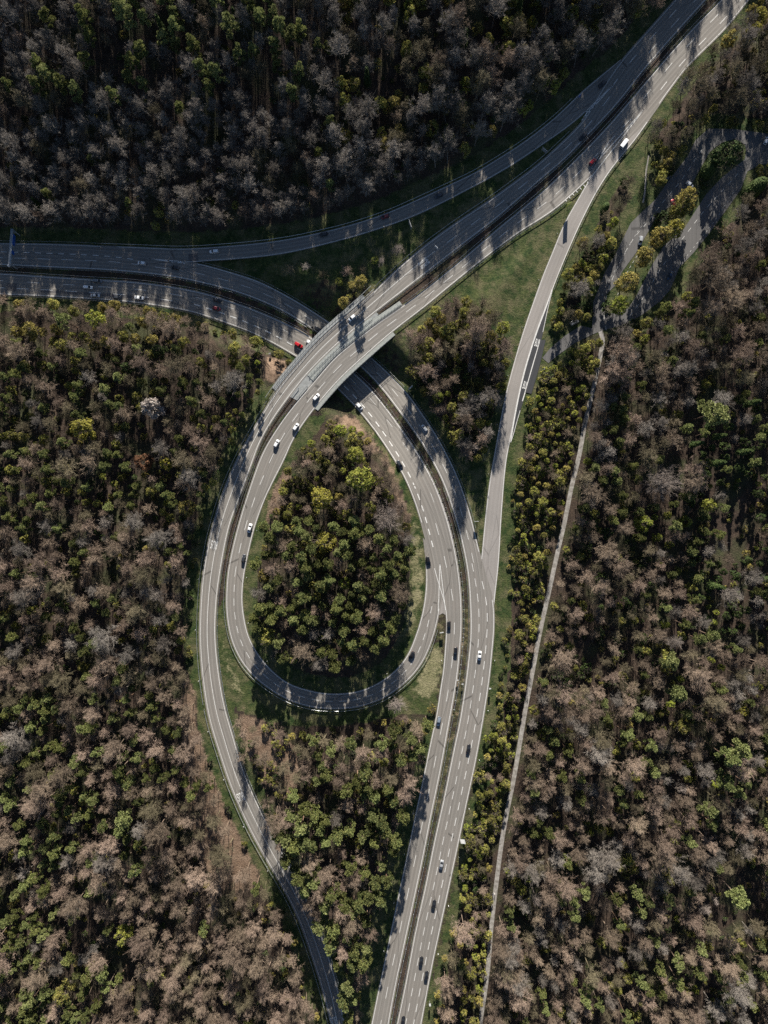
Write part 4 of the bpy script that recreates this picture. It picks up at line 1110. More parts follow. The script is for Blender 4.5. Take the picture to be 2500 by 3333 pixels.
build('budding_tree', (31, 32, 33), lambda s_: leafy(s_), ('lime', 'yellow', 'olivegreen', 'ochre', 'rust', 'white', 'dark'), 'trunk', 12)
build('shrub', (41, 42, 43), shrub, ('lime', 'olivegreen', 'ochre', 'dark'), 'trunk', 3.2)
build('clipped_evergreen', (51,), clipped, ('dark',), 'trunk', 9)

TREES = []   # dict(kind, mat, x, y, z, s, rz, var, special label)
PLACED = {}
def spot_free(x, y, rad):
    g = 6.0; i, j = int(x // g), int(y // g)
    for a in range(i - 2, i + 3):
        for b_ in range(j - 2, j + 3):
            for (x2, y2, r2) in PLACED.get((a, b_), ()):
                if (x - x2) ** 2 + (y - y2) ** 2 < ((rad + r2) / 2) ** 2: return False
    return True
def put(kind, mat, x, y, s_, rad, label=None, var=None, r=random, zs=None, low=1.0):
    PLACED.setdefault((int(x // 6.0), int(y // 6.0)), []).append((x, y, rad))
    n = len(PROTO[(kind, mat)]) - ((kind, mat) == ('bare_tree', 'pale'))
    if label and 'big pale bare' in label: var, s_ = n, (1.0 if 'very' in label else .8)
    TREES.append(dict(kind=kind, mat=mat, x=x, y=y, z=zground(x, y) - .1, s=s_, rz=r.uniform(0, 6.28) if zs is None else zs, var=r.randrange(n) if var is None else var, label=label, low=low))

# trees that stand out in the photo: crown centre in pixels, crown radius in pixels
BASE_R = {'bare_tree': 4.8, 'pine_tree': 3.5, 'budding_tree': 3.6, 'shrub': 2.0, 'spruce_tree': 2.7, 'clipped_evergreen': 5}
SPECIAL = [
 (260,1392,'budding_tree','yellow',42,'bright yellow broad tree standing alone among bare trees in the left forest'),
 (487,1322,'budding_tree','white',40,'white blossoming tree above the dark clearing in the left forest'),
 (455,1500,'budding_tree','rust',34,'rust brown round tree below the dark clearing in the left forest'),
 (533,1508,'budding_tree','yellow',24,'yellow tree right beside the rust brown one'),
 (600,1652,'budding_tree','ochre',32,'ochre yellow spreading tree at the forest edge beside the BUS lettering'),
 (517,1142,'budding_tree','dark',28,'dark green round tree near the top edge of the left forest'),
 (410,1195,'budding_tree','dark',22,'small dark green tree left of the darker round one'),
 (300,1030,'budding_tree','lime',34,'lime tree on the top edge of the left forest'),
 (200,1035,'pine_tree','palegreen',26,'pale green tree at the top edge of the left forest'),
 (95,1072,'budding_tree','ochre',36,'pale ochre tree in the upper corner of the left forest'),
 (1043,1622,'budding_tree','yellow',42,'upper of the two yellow trees in the teardrop wood'),
 (1060,1765,'budding_tree','yellow',40,'lower of the two yellow trees in the teardrop wood'),
 (1170,1560,'budding_tree','lime',50,'large lime green tree in the upper part of the teardrop wood'),
 (1160,1480,'budding_tree','lime',34,'lime green tree near the tip of the teardrop wood'),
 (1105,1400,'budding_tree','lime',26,'small lime tree at the very tip of the teardrop wood'),
 (1262,1690,'bare_tree','pale',54,'big pale bare tree on the right side of the teardrop wood'),
 (1190,1770,'bare_tree','pink',30,'pinkish bare tree in the middle of the teardrop wood'),
 (855,1880,'budding_tree','ochre',26,'ochre tree on the left edge of the teardrop wood'),
 (865,2080,'budding_tree','olivegreen',34,'olive green tree at the lower left edge of the teardrop wood'),
 (1120,1900,'budding_tree','lime',24,'lime tree among the pines in the middle of the teardrop wood'),
 (980,2130,'bare_tree','pink',40,'pinkish bare tree at the bottom of the teardrop wood'),
 (2215,1565,'bare_tree','pale',66,'very big pale bare tree above the dark clearing of the right forest'),
 (2105,1705,'budding_tree','lime',32,'bright yellow green tree left of the dark part of the right forest'),
 (2145,1750,'budding_tree','lime',18,'small round lime tree below the bright yellow green one in the right forest'),
 (2240,1700,'budding_tree','lime',24,'lime tree in the middle of the dark part of the right forest'),
 (2318,1645,'budding_tree','lime',26,'yellow green tree in the dark upper right part of the forest'),
 (2335,1345,'pine_tree','palegreen',42,'pale green pine with spreading boughs near the top of the right forest'),
 (2180,2150,'budding_tree','olivegreen',30,'olive tree halfway down the right forest'),
 (2182,2160,'pine_tree','palegreen',30,'pale green pine in the middle of the right forest'),
 (2415,2445,'pine_tree','palegreen',32,'upper of a chain of pale green pines near the right edge'),
 (2375,2470,'pine_tree','palegreen',32,'second of a chain of pale green pines near the right edge'),
 (2370,2550,'pine_tree','palegreen',30,'third of a chain of pale green pines near the right edge'),
 (2310,2640,'pine_tree','palegreen',26,'lowest of a chain of pale green pines near the right edge'),
 (2225,2370,'budding_tree','olivegreen',30,'olive yellow tree left of the pale pine chain'),
 (2210,2262,'pine_tree','palegreen',32,'bright green pine above the olive yellow tree in the right forest'),
 (2410,2930,'pine_tree','palegreen',34,'bright green pine near the bottom of the right edge'),
 (2420,2315,'budding_tree','yellow',24,'yellow bush-like tree near the right edge above the pine chain'),
 (2382,481,'budding_tree','dark',40,'dark olive tree at the upper end of the rest area island'),
 (2251,632,'budding_tree','ochre',36,'ochre green tree on the island next to the white parked car'),
 (2225,672,'budding_tree','olivegreen',30,'olive tree on the island behind the red parked car'),
 (2205,738,'budding_tree','yellow',30,'yellow green tree on the island, right of its pair'),
 (2163,760,'budding_tree','ochre',32,'ochre green tree on the island, left of its pair'),
 (2159,705,'shrub','dark',24,'dark bush on the island above the ochre pair'),
 (2104,827,'budding_tree','ochre',30,'yellow green tree on the island beside the pale high car'),
 (2053,910,'budding_tree','ochre',34,'large ochre tree in the lower half of the island'),
 (2028,982,'budding_tree','lime',30,'bright lime tree at the lower tip of the island'),
 (1982,1000,'shrub','dark',18,'dark bush at the very tip of the island'),
 (1642,1062,'budding_tree','lime',26,'yellow green tree on the edge of the grass triangle'),
 (1597,1095,'budding_tree','ochre',26,'pale ochre tree at the top edge of the wooded triangle'),
 (1430,1290,'budding_tree','lime',22,'lime tree low in the wooded triangle'),
 (1104,915,'budding_tree','lime',17,'bright green slim tree in the dark meadow above the bridge'),
 (1145,925,'budding_tree','ochre',18,'ochre slim tree right of the bright green one in the dark meadow'),
 (1128,880,'bare_tree','pink',20,'pinkish bare tree above the ochre one in the dark meadow'),
 (1222,845,'budding_tree','lime',16,'small yellow green tree in the dark meadow'),
 (1240,850,'bare_tree','pale',14,'small pale bare tree next to the yellow green one in the dark meadow'),
 (1290,812,'bare_tree','pale',22,'pale bare round tree standing apart in the dark meadow'),
 (1180,870,'bare_tree','olive',18,'olive bare tree in the dark meadow'),
 (940,870,'bare_tree','olive',20,'olive bare tree alone in the dark meadow left of the others'),
 (1000,865,'bare_tree','grey',16,'grey bare tree alone in the dark meadow'),
 (1052,895,'bare_tree','olive',18,'olive bare tree lower in the dark meadow'),
 (1720,110,'budding_tree','yellow',22,'bright yellow tree in the upper forest left of the motorway'),
 (1885,105,'budding_tree','ochre',32,'orange ochre tree in the upper forest beside the motorway'),
 (1440,130,'budding_tree','ochre',22,'ochre yellow tree in the middle of the upper forest'),
 (1545,150,'budding_tree','ochre',20,'orange tree in the middle of the upper forest'),
 (770,150,'pine_tree','palegreen',30,'pale green pine in the upper forest, right of its neighbours'),
 (725,65,'pine_tree','palegreen',30,'pale green pine near the top edge of the upper forest'),
 (560,60,'pine_tree','palegreen',30,'pale green pine close to the top edge in the upper forest'),
 (440,115,'pine_tree','palegreen',32,'greyish green pine in the upper forest'),
 (1072,600,'pine_tree','palegreen',18,'lone green pine at the lower edge of the upper forest'),
 (2480,40,'budding_tree','yellow',30,'yellow tree in the top right corner beside the motorway'),
 (2460,95,'budding_tree','yellow',30,'ochre yellow tree below the corner tree'),
 (2385,115,'budding_tree','ochre',28,'ochre tree left of the two yellow corner trees'),
 (200,3240,'budding_tree','olivegreen',36,'olive tree near the bottom left corner'),
 (390,3060,'budding_tree','lime',34,'yellow green tree clump in the lower left forest'),
 (400,2670,'pine_tree','palegreen',30,'pale green pine in the middle of the lower left forest'),
 (1285,2300,'bare_tree','pale',30,'pale bare rounded tree below the lower right bend of the loop'),
 (1405,2310,'shrub','ochre',14,'round pale bush beside the lower road below the loop'),
]
for q in SPECIAL:
    px, py, kind, mat, rp, lab = q
    Ht = PROTO[(kind, mat)][0][2]; s_ = rp * S * (1.15 if in_poly(px, py, ISLE) else 1.0) / BASE_R[kind]
    if kind == 'bare_tree': s_ = max(s_, .5)
    low = .42 if 900 < px < 1320 and 780 < py < 940 else 1.0
    w_ = P(px, py, Ht * s_ * .8 * low)
    put(kind, mat, w_.x, w_.y, s_, rp * S * 1.6, lab, low=low)
for (px, py, sc, rz, lab) in [(2312, 548, 1.05, 1.05, 'big clipped dark evergreen with pointed end on the rest area island'), (2462, 610, 1.25, .75, 'big domed dark evergreen at the right edge below the rest area'), (1975, 670, .6, 1.1, 'pointed dark evergreen in the strip between slip road and rest area')]:
    w_ = P(px, py, 4); put('clipped_evergreen', 'dark', w_.x, w_.y, sc, 8 * sc, lab, zs=rz)

MEADOW = GRASS[2]
CLEAR = [SOIL[0], SOIL[1], [(470,1330),(560,1340),(570,1450),(480,1450)]]
UL = lambda x, y: y < 830
def zone(px, py):
    if in_poly(px, py, TEAR): return 'tear'
    if in_poly(px, py, TRI): return 'tri'
    if in_poly(px, py, MID): return 'mid'
    return None
R = rnd(99)
def in_gap(px, py):
    return any(((px - a) / c) ** 2 + ((py - b_) / d_) ** 2 < 1 + .35 * math.sin(px * .09 + py * .07) for a, b_, c, d_ in GAPS)
def choose(r, opts):
    t = r.random() * sum(o[-1] for o in opts)
    for o in opts:
        t -= o[-1]
        if t <= 0: return o
    return opts[-1]
def forest_pick(px, py, r):
    """what grows at a place: (kind, material, scale lo, scale hi, spacing)"""
    z = zone(px, py)
    if z == 'tear':
        if py > 1690: return choose(r, [('pine_tree','needle',.8,1.15,4.6,7),('pine_tree','palegreen',.8,1.05,4.6,3),('bare_tree','pink',.6,.85,5,2.4),('budding_tree','olivegreen',.7,.95,4.6,1),('bare_tree','grey',.6,.8,5,.8)])
        return choose(r, [('bare_tree','pink',.5,.75,4,4),('shrub','olivegreen',1,1.7,3,1.5),('budding_tree','olivegreen',.55,.9,4,2.4),('budding_tree','ochre',.5,.8,4,1.2),('bare_tree','olive',.5,.7,4,1.6),('budding_tree','lime',.45,.7,4,1.4)])
    if z == 'tri':
        if py < 1180: return choose(r, [('bare_tree','pink',.7,.95,4.2,3),('bare_tree','olive',.65,.9,4.2,2.5),('budding_tree','olivegreen',.8,1.1,4.2,3.4),('budding_tree','ochre',.7,.9,4.2,1)])
        return choose(r, [('bare_tree','pale',.4,.55,4.5,.7),('bare_tree','grey',.65,.9,4.3,2),('bare_tree','pink',.6,.85,4.3,1.5),('budding_tree','olivegreen',.7,1.0,4,2.6),('budding_tree','lime',.4,.6,4,.5),('shrub','olivegreen',.9,1.5,3,1.6),('shrub','dark',.8,1.3,3,1)])
    if z == 'mid':
        if px < 950 and py < 2620: return choose(r, [('bare_tree','pink',.6,.8,6,5),('bare_tree','olive',.6,.8,6,1.5),('shrub','olivegreen',.8,1.3,4,1)])
        return choose(r, [('pine_tree','needle',.9,1.2,4.6,4.4),('pine_tree','palegreen',.85,1.1,4.6,1.8),('bare_tree','pink',.7,1,5,3.4),('bare_tree','olive',.6,.8,5,1),('budding_tree','olivegreen',.5,.8,4.5,1),('budding_tree','ochre',.5,.7,4.5,.6)])
    if in_poly(px, py, MEADOW): return None
    up_road = np.interp(px, [0,600,1000,1500,1886,2100,2440], [790,808,765,585,304,100,-250])
    if py < up_road and px < 2250:      # upper forest
        if px > 1100 and py < 520: return choose(r, [('bare_tree','grey',.95,1.25,7,6),('bare_tree','olive',.8,1.0,6,2.5),('bare_tree','pink',.75,.95,6,1),('budding_tree','olivegreen',.8,1.3,5.5,3),('budding_tree','ochre',.7,1.2,5,1.6),('budding_tree','lime',.7,1.0,5,.8),('spruce_tree','dark',.7,.9,5,.3)])
        if 200 < px < 1000 and py < 420: return choose(r, [('bare_tree','grey',.72,1.12,5.6,6),('bare_tree','olive',.8,1.0,6,1.2),('pine_tree','palegreen',.9,1.2,5,2.6),('pine_tree','needle',.9,1.2,5,2.2),('spruce_tree','dark',.7,.95,5,.8),('bare_tree','pink',.7,.95,6,.7)])
        return choose(r, [('bare_tree','grey',.72,1.12,5.6,8),('bare_tree','pink',.8,1.0,6,1.6 if px < 500 else .6),('bare_tree','olive',.8,1.0,6,1.0),('pine_tree','needle',.7,.9,5,.7),('budding_tree','olivegreen',.6,.9,5,.5),('spruce_tree','dark',.6,.9,5,.15)])
    if px > 1650 and px < trk_x(py) and 1100 < py or (px > 1500 and px < trk_x(py) and py >= 1500):
        return choose(r, [('shrub','olivegreen',1,1.7,3,3),('shrub','lime',.9,1.4,3,1.6),('budding_tree','olivegreen',.4,.95,3.6,4),('budding_tree','lime',.35,.6,3.6,2),('budding_tree','ochre',.4,.7,3.6,1.6),('bare_tree','pink',.4,.6,3.8,1.6),('shrub','dark',.8,1.4,3,1),('bare_tree','olive',.4,.55,3.6,1)])
    if px > 1650 and py < 1120 and not in_poly(px, py, LOT):
        if px > 2150 and py > 560 or (px > 2100 and py > 1000): pass
        elif py > 400 or px < 2060 or px < 2350 - (py - 0) * .0 - 200 and py > 330: return choose(r, [('budding_tree','olivegreen',.6,1.0,4.0,5),('budding_tree','ochre',.6,.95,4.0,3),('shrub','olivegreen',.9,1.6,3,1),('bare_tree','grey',.6,.85,4.5,2),('budding_tree','lime',.6,.9,3.6,1),('bare_tree','olive',.6,.8,4.5,2),('shrub','dark',1,1.5,3,1)])
        else: return choose(r, [('bare_tree','olive',.85,1.1,5.4,3),('bare_tree','grey',.85,1.1,5.4,3),('budding_tree','olivegreen',.5,.8,4.5,2),('budding_tree','ochre',.5,.8,4.5,.8)])
    if px > 1600:                        # right forest
        if px > 2230 and 1300 < py < 2050: return choose(r, [('spruce_tree','dark',.7,1.0,5,.8),('budding_tree','dark',.5,.9,4.6,3.4),('pine_tree','needle',.7,1,5,2),('bare_tree','grey',.6,.8,5.5,2),('budding_tree','lime',.35,.5,4,.7),('pine_tree','palegreen',.6,.8,5,.5)])
        if py < 1400: return choose(r, [('bare_tree','grey',.8,1.0,5.8,3),('bare_tree','pink',.75,1.0,5.8,4),('bare_tree','olive',.7,.9,5.5,1),('pine_tree','needle',.7,.9,5,.8),('budding_tree','olivegreen',.6,.8,5,.6)])
        if px < 2100 and 1700 < py < 2250: return choose(r, [('bare_tree','pink',.65,.9,5.4,4),('shrub','dark',1,1.6,3.5,1.6),('budding_tree','olivegreen',.5,.8,4.5,1.6),('pine_tree','needle',.65,.85,5,1.2),('bare_tree','olive',.6,.8,5,2)])
        return choose(r, [('bare_tree','pink',.75,1.0,5.4,6),('bare_tree','grey',.75,1.0,5.4,2),('bare_tree','olive',.7,.9,5.4,1.6),('bare_tree','pale',.6,.75,5,.4),('pine_tree','needle',.7,.95,5,1.8),('pine_tree','palegreen',.8,1,5,1.1),('budding_tree','olivegreen',.6,.9,4.8,1.2),('budding_tree','lime',.5,.7,4.8,.5)])
    # left forest
    if py < 1150: return choose(r, [('bare_tree','pink',.72,.9,5.2,6),('bare_tree','olive',.65,.85,5.2,1.5),('budding_tree','olivegreen',.8,1.1,5,2.2),('budding_tree','ochre',.8,1.1,5,1),('pine_tree','needle',.7,.85,5,.6)])
    if py < 1700: return choose(r, [('bare_tree','pink',.65,.9,5.2,3),('bare_tree','olive',.7,.9,5.2,2.2),('bare_tree','grey',.7,.9,5.2,1.2),('pine_tree','needle',.7,.95,4.8,3),('pine_tree','palegreen',.7,.95,4.8,1),('budding_tree','olivegreen',.6,.95,4.6,2.4),('budding_tree','lime',.4,.6,4.6,.5),('budding_tree','dark',.4,.6,4.6,.5),('budding_tree','ochre',.4,.6,4.6,.25)])
    if py < 2250: return choose(r, [('bare_tree','pink',.75,1,5.6,4),('bare_tree','grey',.75,1,5.6,2.4),('bare_tree','olive',.75,1,5.6,2.2),('pine_tree','needle',.7,.95,4.8,1.3),('pine_tree','palegreen',.7,.95,4.8,.6),('budding_tree','olivegreen',.6,.9,4.8,1),('budding_tree','ochre',.5,.7,4.8,.2)])
    if px > 480 or (px > 380 and py > 2800): return choose(r, [('bare_tree','pink',.75,1,5.6,6),('bare_tree','olive',.7,.9,5.4,1),('pine_tree','needle',.7,.9,4.8,1.6 if py < 2700 else .6),('budding_tree','ochre',.5,.7,4.8,.3)])
    return choose(r, [('pine_tree','needle',.75,1.05,4.7,4),('pine_tree','palegreen',.75,1,4.7,2.2),('bare_tree','pink',.75,1,5.4,3.6),('bare_tree','grey',.7,.9,5.4,.8),('budding_tree','olivegreen',.5,.8,4.8,.5)])

X0, X1, Y0, Y1 = -222, 222, -285, 338
cand = []
for i in range(190000): cand.append((R.uniform(X0, X1), R.uniform(Y0, Y1)))
for (x, y) in cand:
    px, py = x / S + CX, CY - y / S
    if not spot_free(x, y, 2.6): continue
    if in_gap(px, py): continue
    d = droad(x, y)
    if d < 1.8: continue
    z = zone(px, py)
    inside_loops = (z is None) and 600 < px < 1700 and 1250 < py < 2350 and px < np.interp(py, [1250,1400,1500,1700,1850,2350], [1500,1440,1440,1560,1700,1640])
    if inside_loops:
        # only the left forest, outside the outer bend, may grow here
        ox = np.interp(py, [q[1] for q in A_L], [q[0] for q in A_L])
        if px > ox - (34 if py < 1750 else 26): continue
    if z is None:
        if any(in_poly(px, py, q) for q in GRASS) or any(in_poly(px, py, q) for q in CLEAR): continue
        ox = np.interp(py, [q[1] for q in A_L], [q[0] for q in A_L])
        if py > 1000 and px > ox - 24 and px < np.interp(py, [1000,1250,1900,2300,3333], [1700,1640,1625,1590,1390]): continue
    if in_poly(px, py, ISLE) and R.random() < .6: continue
    pk = forest_pick(px, py, R)
    if pk is None: continue
    kind, mat, s0, s1, sp_, _w = pk
    nz = math.sin(x * .11 + 2 * math.sin(y * .06)) + math.cos(y * .13 + 1.5 * math.sin(x * .08 + 1)) + .5 * math.sin((x + y) * .27)
    if z != 'tear' and kind in ('pine_tree', 'spruce_tree') and nz < -.1 and R.random() < .45: kind, mat, s0, s1, sp_ = 'bare_tree', R.choice(('pink', 'pink', 'grey', 'olive')), .7, .95, 5.4
    if kind == 'bare_tree' and s0 > .55 and py < 3500:
        if nz < -.6 and py > 850: s0, s1, sp_ = s0 * 1.15, s1 * 1.45, sp_ * 1.3
        elif R.random() < .35: s0, s1, sp_ = s0 * .75, s1 * .8, sp_ * .8
    if z is None and nz > 1.55 and R.random() < .8: continue
    need = {'bare_tree': 5.5, 'pine_tree': 5.5, 'spruce_tree': 5, 'budding_tree': 4.0, 'shrub': 2.6}[kind]
    if z == 'tri': sp_ = 3.7
    if z is not None or (px > 1600 and py > 400 and px < trk_x(max(py, 1072)) + 5): need = min(need, 3.4)
    if px > 1590 and py > 1400 and px < trk_x(py) and d < 7.5 and droad(x + 8, y) > d: continue
    if px < 860 and 1200 < py < 1950 and z is None and d < 14: s0, s1, sp_ = s0 * .7, s1 * .72, sp_ * .8
    if z == 'mid' and d < 20 and py > 2600 and px < 1150: kind, mat, s0, s1 = R.choice((('pine_tree', 'needle'), ('pine_tree', 'palegreen'), ('bare_tree', 'pink'))) + (1.05, 1.3)
    if kind in ('bare_tree', 'pine_tree') and s0 > .6: need = max(need, 4.5)
    lowside = py < 800 and px < 2100
    if lowside and px > 1400 and kind == 'bare_tree' and d < 60 and py < np.interp(px, [0,600,1000,1500,1886,2100,2440], [790,808,765,585,304,100,-250]): s0, s1, sp_ = 1.1, 1.3, 6.0
    if lowside and d < 9: continue
    if px < 700 and py > 1200 and d < 5: continue
    if px > trk_x(max(py, 1072)) - 70 and py > 1085 and px < trk_x(py) + 90: need = 1.8; sp_ = min(sp_, 4.2) if px > trk_x(py) else sp_
    if px > 1900 and py < 1120: need = 2.6 + 1.6 * s1 if kind != 'shrub' else 2.4
    if in_poly(px, py, SOIL[3]) and R.random() < .75: continue
    if d < need: continue
    if in_poly(px, py, ISLE): kind, mat, s0, s1, sp_ = 'shrub', R.choice(('olivegreen', 'dark')), .6, .9, 3
    if not spot_free(x, y, sp_): continue
    put(kind, mat, x, y, R.uniform(s0, s1), sp_, r=R)

# low bushes under and between the trees
for i in range(26000):
    x, y = R.uniform(-205, 205), R.uniform(-268, 275)
    px, py = x / S + CX, CY - y / S
    if not spot_free(x, y, 2.2) or (in_gap(px, py) and R.random() < .8) or in_poly(px, py, SOIL[3]): continue
    d = droad(x, y)
    if d < 4.5: continue
    z = zone(px, py)
    if z is None and ((any(in_poly(px, py, q) for q in GRASS) and not (d > 6 and R.random() < .035)) or any(in_poly(px, py, q) for q in CLEAR) or in_poly(px, py, ISLE)): continue
    ox = np.interp(py, [q[1] for q in A_L], [q[0] for q in A_L])
    if z is None and py > 900 and px > ox - 30 and px < np.interp(py, [900,1250,1900,2300,3333], [1800,1640,1655,1620,1420]): continue
    if py < 850 and px < 2200 and (d < 10 or R.random() < .5): continue
    put('shrub', R.choice(('olivegreen', 'dark', 'dark', 'olivegreen', 'ochre')), x, y, R.uniform(.5, 1.0), 3.0, r=R)

# ---- individuals (300 largest in view of each kind) and the rest
ones = ['zero','one','two','three','four','five','six','seven','eight','nine','ten','eleven','twelve','thirteen','fourteen','fifteen','sixteen','seventeen','eighteen','nineteen']
tens = {2:'twenty',3:'thirty',4:'forty',5:'fifty',6:'sixty',7:'seventy',8:'eighty',9:'ninety'}
def words_of(n):
    return ones[n] if n < 20 else tens[n // 10] + ('-' + ones[n % 10] if n % 10 else '')
CN = {'pink': 'pinkish brown', 'grey': 'grey', 'olive': 'olive brown', 'pale': 'pale', 'needle': 'green', 'palegreen': 'pale green', 'dark': 'dark green', 'lime': 'lime green',
      'yellow': 'yellow', 'olivegreen': 'olive green', 'ochre': 'ochre', 'rust': 'rust', 'white': 'white'}
KN = {'bare_tree': 'bare tree', 'pine_tree': 'pine', 'spruce_tree': 'spruce', 'budding_tree': 'leafing tree', 'shrub': 'bush', 'clipped_evergreen': 'evergreen'}
GN_ = {'bare_tree': 'leafless trees of the woods', 'pine_tree': 'pines of the woods', 'spruce_tree': 'spruces of the woods', 'budding_tree': 'leafing trees of the woods', 'shrub': 'bushes of the woods', 'clipped_evergreen': 'clipped evergreens at the rest area'}
SN = {'bare_tree': 'leafless_woods', 'pine_tree': 'pine_woods', 'budding_tree': 'leafing_woods', 'shrub': 'undergrowth', 'spruce_tree': 'spruce_woods'}
def zname(px, py):
    z = zone(px, py)
    if z == 'tear': return 'inside the loop'
    if z == 'tri': return 'in the wooded triangle'
    if z == 'mid': return 'in the wood below the loop'
    if in_poly(px, py, ISLE): return 'on the rest area island'
    if py < 830 and px < 1900: return 'in the upper forest'
    if px < 1000: return 'in the left forest'
    if px < trk_x(max(py, 1072)) : return 'beside the slip road'
    return 'in the right forest'
by_kind = {}
for t in TREES: by_kind.setdefault(t['kind'], []).append(t)
seen_labels = set()
for kind, lst in by_kind.items():
    for t in lst:
        Ht = PROTO[(kind, t['mat'])][0][2] * t['s']; cp = to_px((t['x'], t['y'], t['z'] + Ht * .75))
        t['cp'] = cp; rr = BASE_R[kind] * t['s'] / S
        t['in'] = -rr * .3 < cp[0] < 2500 + rr * .3 and -rr * .3 < cp[1] < 3333 + rr * .3
    lst.sort(key=lambda t: (t['label'] is None, not t['in'], -t['s'] * (1 if t['mat'] in ('lime', 'yellow', 'palegreen', 'pale') else .93)))
    solo = [t for t in lst if t['in']][:300]; ids = set(map(id, solo)); rest = [t for t in lst if id(t) not in ids]
    for t in solo:
        cm, tm, Ht = PROTO[(kind, t['mat'])][t['var']]
        e = empty(kind, (t['x'], t['y'], t['z']), t['rz'], (t['s'], t['s'], t['s'] * t['low']))
        px, py = t['cp']; lab = t['label']
        if lab is None:
            ax, ay = min(99, max(1, int(px / 25))), min(99, max(1, int(py / 33.33)))
            lab = f"{CN[t['mat']]} {KN[kind]} {zname(px, py)}, {words_of(ax)} percent across, {words_of(ay)} down"
            if lab in seen_labels:
                lab = ('tall ' if t['s'] > .85 else 'small ') + lab
        seen_labels.add(lab)
        tag(e, lab, {'shrub': 'bush'}.get(kind, 'tree'), GN_[kind])
        inst('crown', cm, e); inst('trunk', tm, e)
    if not rest: continue
    # the rest of the kind: one object, instances on its points
    me = bpy.data.meshes.new(SN[kind]); me.from_pydata([(t['x'], t['y'], t['z']) for t in rest], [], [])
    a = me.attributes.new('spin', 'FLOAT', 'POINT'); a.data.foreach_set('value', [t['rz'] for t in rest])
    a = me.attributes.new('size', 'FLOAT', 'POINT'); a.data.foreach_set('value', [t['s'] for t in rest])
    keys = sorted({(t['mat'], t['var']) for t in rest}); ki = {k: i for i, k in enumerate(keys)}
    a = me.attributes.new('sort', 'INT', 'POINT'); a.data.foreach_set('value', [ki[(t['mat'], t['var'])] for t in rest])
    o = bpy.data.objects.new(SN[kind], me); COL.objects.link(o)
    tag(o, 'the many further ' + {'bare_tree': 'leafless trees', 'pine_tree': 'pines', 'spruce_tree': 'spruces', 'budding_tree': 'leafing trees', 'shrub': 'bushes'}[kind] + ' of the forest', 'forest', kind='stuff')
    ng = bpy.data.node_groups.new(SN[kind], 'GeometryNodeTree')
    ng.interface.new_socket('Geometry', in_out='INPUT', socket_type='NodeSocketGeometry'); ng.interface.new_socket('Geometry', in_out='OUTPUT', socket_type='NodeSocketGeometry')
    gi = ng.nodes.new('NodeGroupInput'); go = ng.nodes.new('NodeGroupOutput'); join = ng.nodes.new('GeometryNodeJoinGeometry')
    ns = ng.nodes.new('GeometryNodeInputNamedAttribute'); ns.data_type = 'INT'; ns.inputs['Name'].default_value = 'sort'
    nsp = ng.nodes.new('GeometryNodeInputNamedAttribute'); nsp.data_type = 'FLOAT'; nsp.inputs['Name'].default_value = 'spin'
    nsz = ng.nodes.new('GeometryNodeInputNamedAttribute'); nsz.data_type = 'FLOAT'; nsz.inputs['Name'].default_value = 'size'
    cx = ng.nodes.new('ShaderNodeCombineXYZ'); ng.links.new(nsp.outputs[0], cx.inputs[2])
    for k, i in ki.items():
        src = next((q for q in solo if (q['mat'], q['var']) == k), None)
        cm, tm, _h = PROTO[(kind, k[0])][k[1]]
        # crown and trunk objects standing in the scene serve as the pattern
        co = next((ob for ob in bpy.data.objects if ob.data == cm), None)
        to = next((ob for ob in bpy.data.objects if ob.data == tm), None)
        if co is None or to is None:
            t = [q for q in rest if (q['mat'], q['var']) == k][0]
            e = empty(kind, (t['x'], t['y'], t['z']), t['rz'], t['s']); co = inst('crown', cm, e); to = inst('trunk', tm, e)
            px, py = t['cp']; ax, ay = min(99, max(1, int(px / 25))), min(99, max(1, int(py / 33.33)))
            tag(e, f"{CN[t['mat']]} {KN[kind]} {zname(px, py)}, {words_of(ax)} percent across, {words_of(ay)} down", {'shrub': 'bush'}.get(kind, 'tree'), GN_[kind])
        cmp_ = ng.nodes.new('FunctionNodeCompare'); cmp_.data_type = 'INT'; cmp_.operation = 'EQUAL'
        ng.links.new(ns.outputs[0], cmp_.inputs[2]); cmp_.inputs[3].default_value = i
        j2 = ng.nodes.new('GeometryNodeJoinGeometry')
        for ob in (co, to):
            oi = ng.nodes.new('GeometryNodeObjectInfo'); oi.transform_space = 'ORIGINAL'; oi.inputs['Object'].default_value = ob
            ng.links.new(oi.outputs['Geometry'], j2.inputs[0])
        ip = ng.nodes.new('GeometryNodeInstanceOnPoints')
        ng.links.new(gi.outputs[0], ip.inputs['Points']); ng.links.new(cmp_.outputs[0], ip.inputs['Selection'])
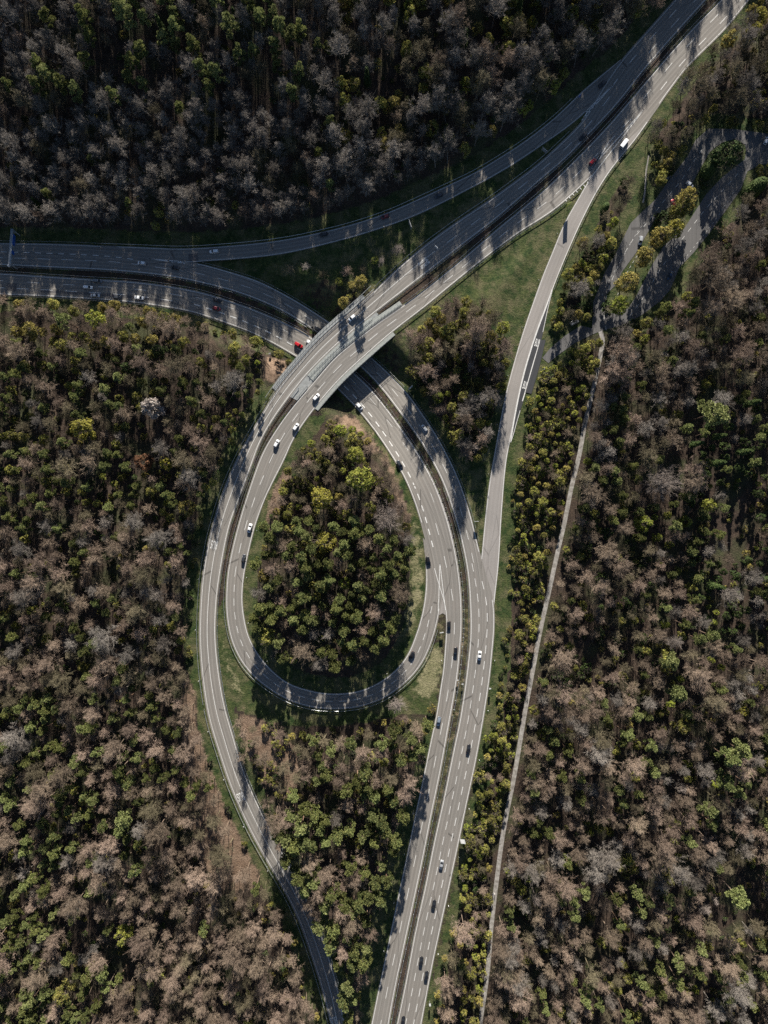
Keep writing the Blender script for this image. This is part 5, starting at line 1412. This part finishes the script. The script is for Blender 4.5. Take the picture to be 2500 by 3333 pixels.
        ng.links.new(j2.outputs[0], ip.inputs['Instance']); ng.links.new(cx.outputs[0], ip.inputs['Rotation']); ng.links.new(nsz.outputs[0], ip.inputs['Scale'])
        ng.links.new(ip.outputs[0], join.inputs[0])
    ng.links.new(join.outputs[0], go.inputs[0])
    md = o.modifiers.new('scatter', 'NODES'); md.node_group = ng
    print(kind, len(solo), len(rest))

# ---------------------------------------------------------------- light, sky, camera
SUN_EL = math.radians(21.0)
w = bpy.data.worlds.new('World'); SC.world = w; w.use_nodes = True
nt = w.node_tree; bg = nt.nodes['Background']
sky = nt.nodes.new('ShaderNodeTexSky'); sky.sky_type = 'NISHITA'; sky.sun_disc = False
sky.sun_elevation = SUN_EL; sky.sun_rotation = math.radians(2.0); sky.air_density = .7; sky.dust_density = .4
nt.links.new(sky.outputs[0], bg.inputs[0]); bg.inputs[1].default_value = 0.05
sd = bpy.data.lights.new('sun', 'SUN'); sd.energy = 5.0; sd.angle = math.radians(.5); sd.color = (1.0, .93, .84)
so = bpy.data.objects.new('sun', sd); COL.objects.link(so); so['kind'] = 'helper'
az = math.radians(2.0)   # sun stands over the top edge of the photo, a touch to its right
dirv = Vector((math.sin(az) * math.cos(SUN_EL), math.cos(az) * math.cos(SUN_EL), math.sin(SUN_EL)))
so.rotation_euler = dirv.to_track_quat('Z', 'Y').to_euler(); so.location = (0, 200, 200)

cd = bpy.data.cameras.new('camera'); co = bpy.data.objects.new('camera', cd); COL.objects.link(co)
co.location = (0, 0, H); co.rotation_euler = (0, 0, 0)
cd.sensor_fit = 'VERTICAL'; cd.sensor_height = 24; cd.lens = 24 * H / (3333 * S)
cd.clip_end = 6000; cd.clip_start = 1
SC.camera = co
vs = SC.view_settings; vs.view_transform = 'Standard'; vs.look = 'None'; vs.gamma = 1; vs.exposure = 1.3
SC.render.engine = 'CYCLES'; SC.cycles.use_denoising = False
SC.cycles.max_bounces = 3; SC.cycles.diffuse_bounces = 1; SC.cycles.glossy_bounces = 2; SC.cycles.transmission_bounces = 2
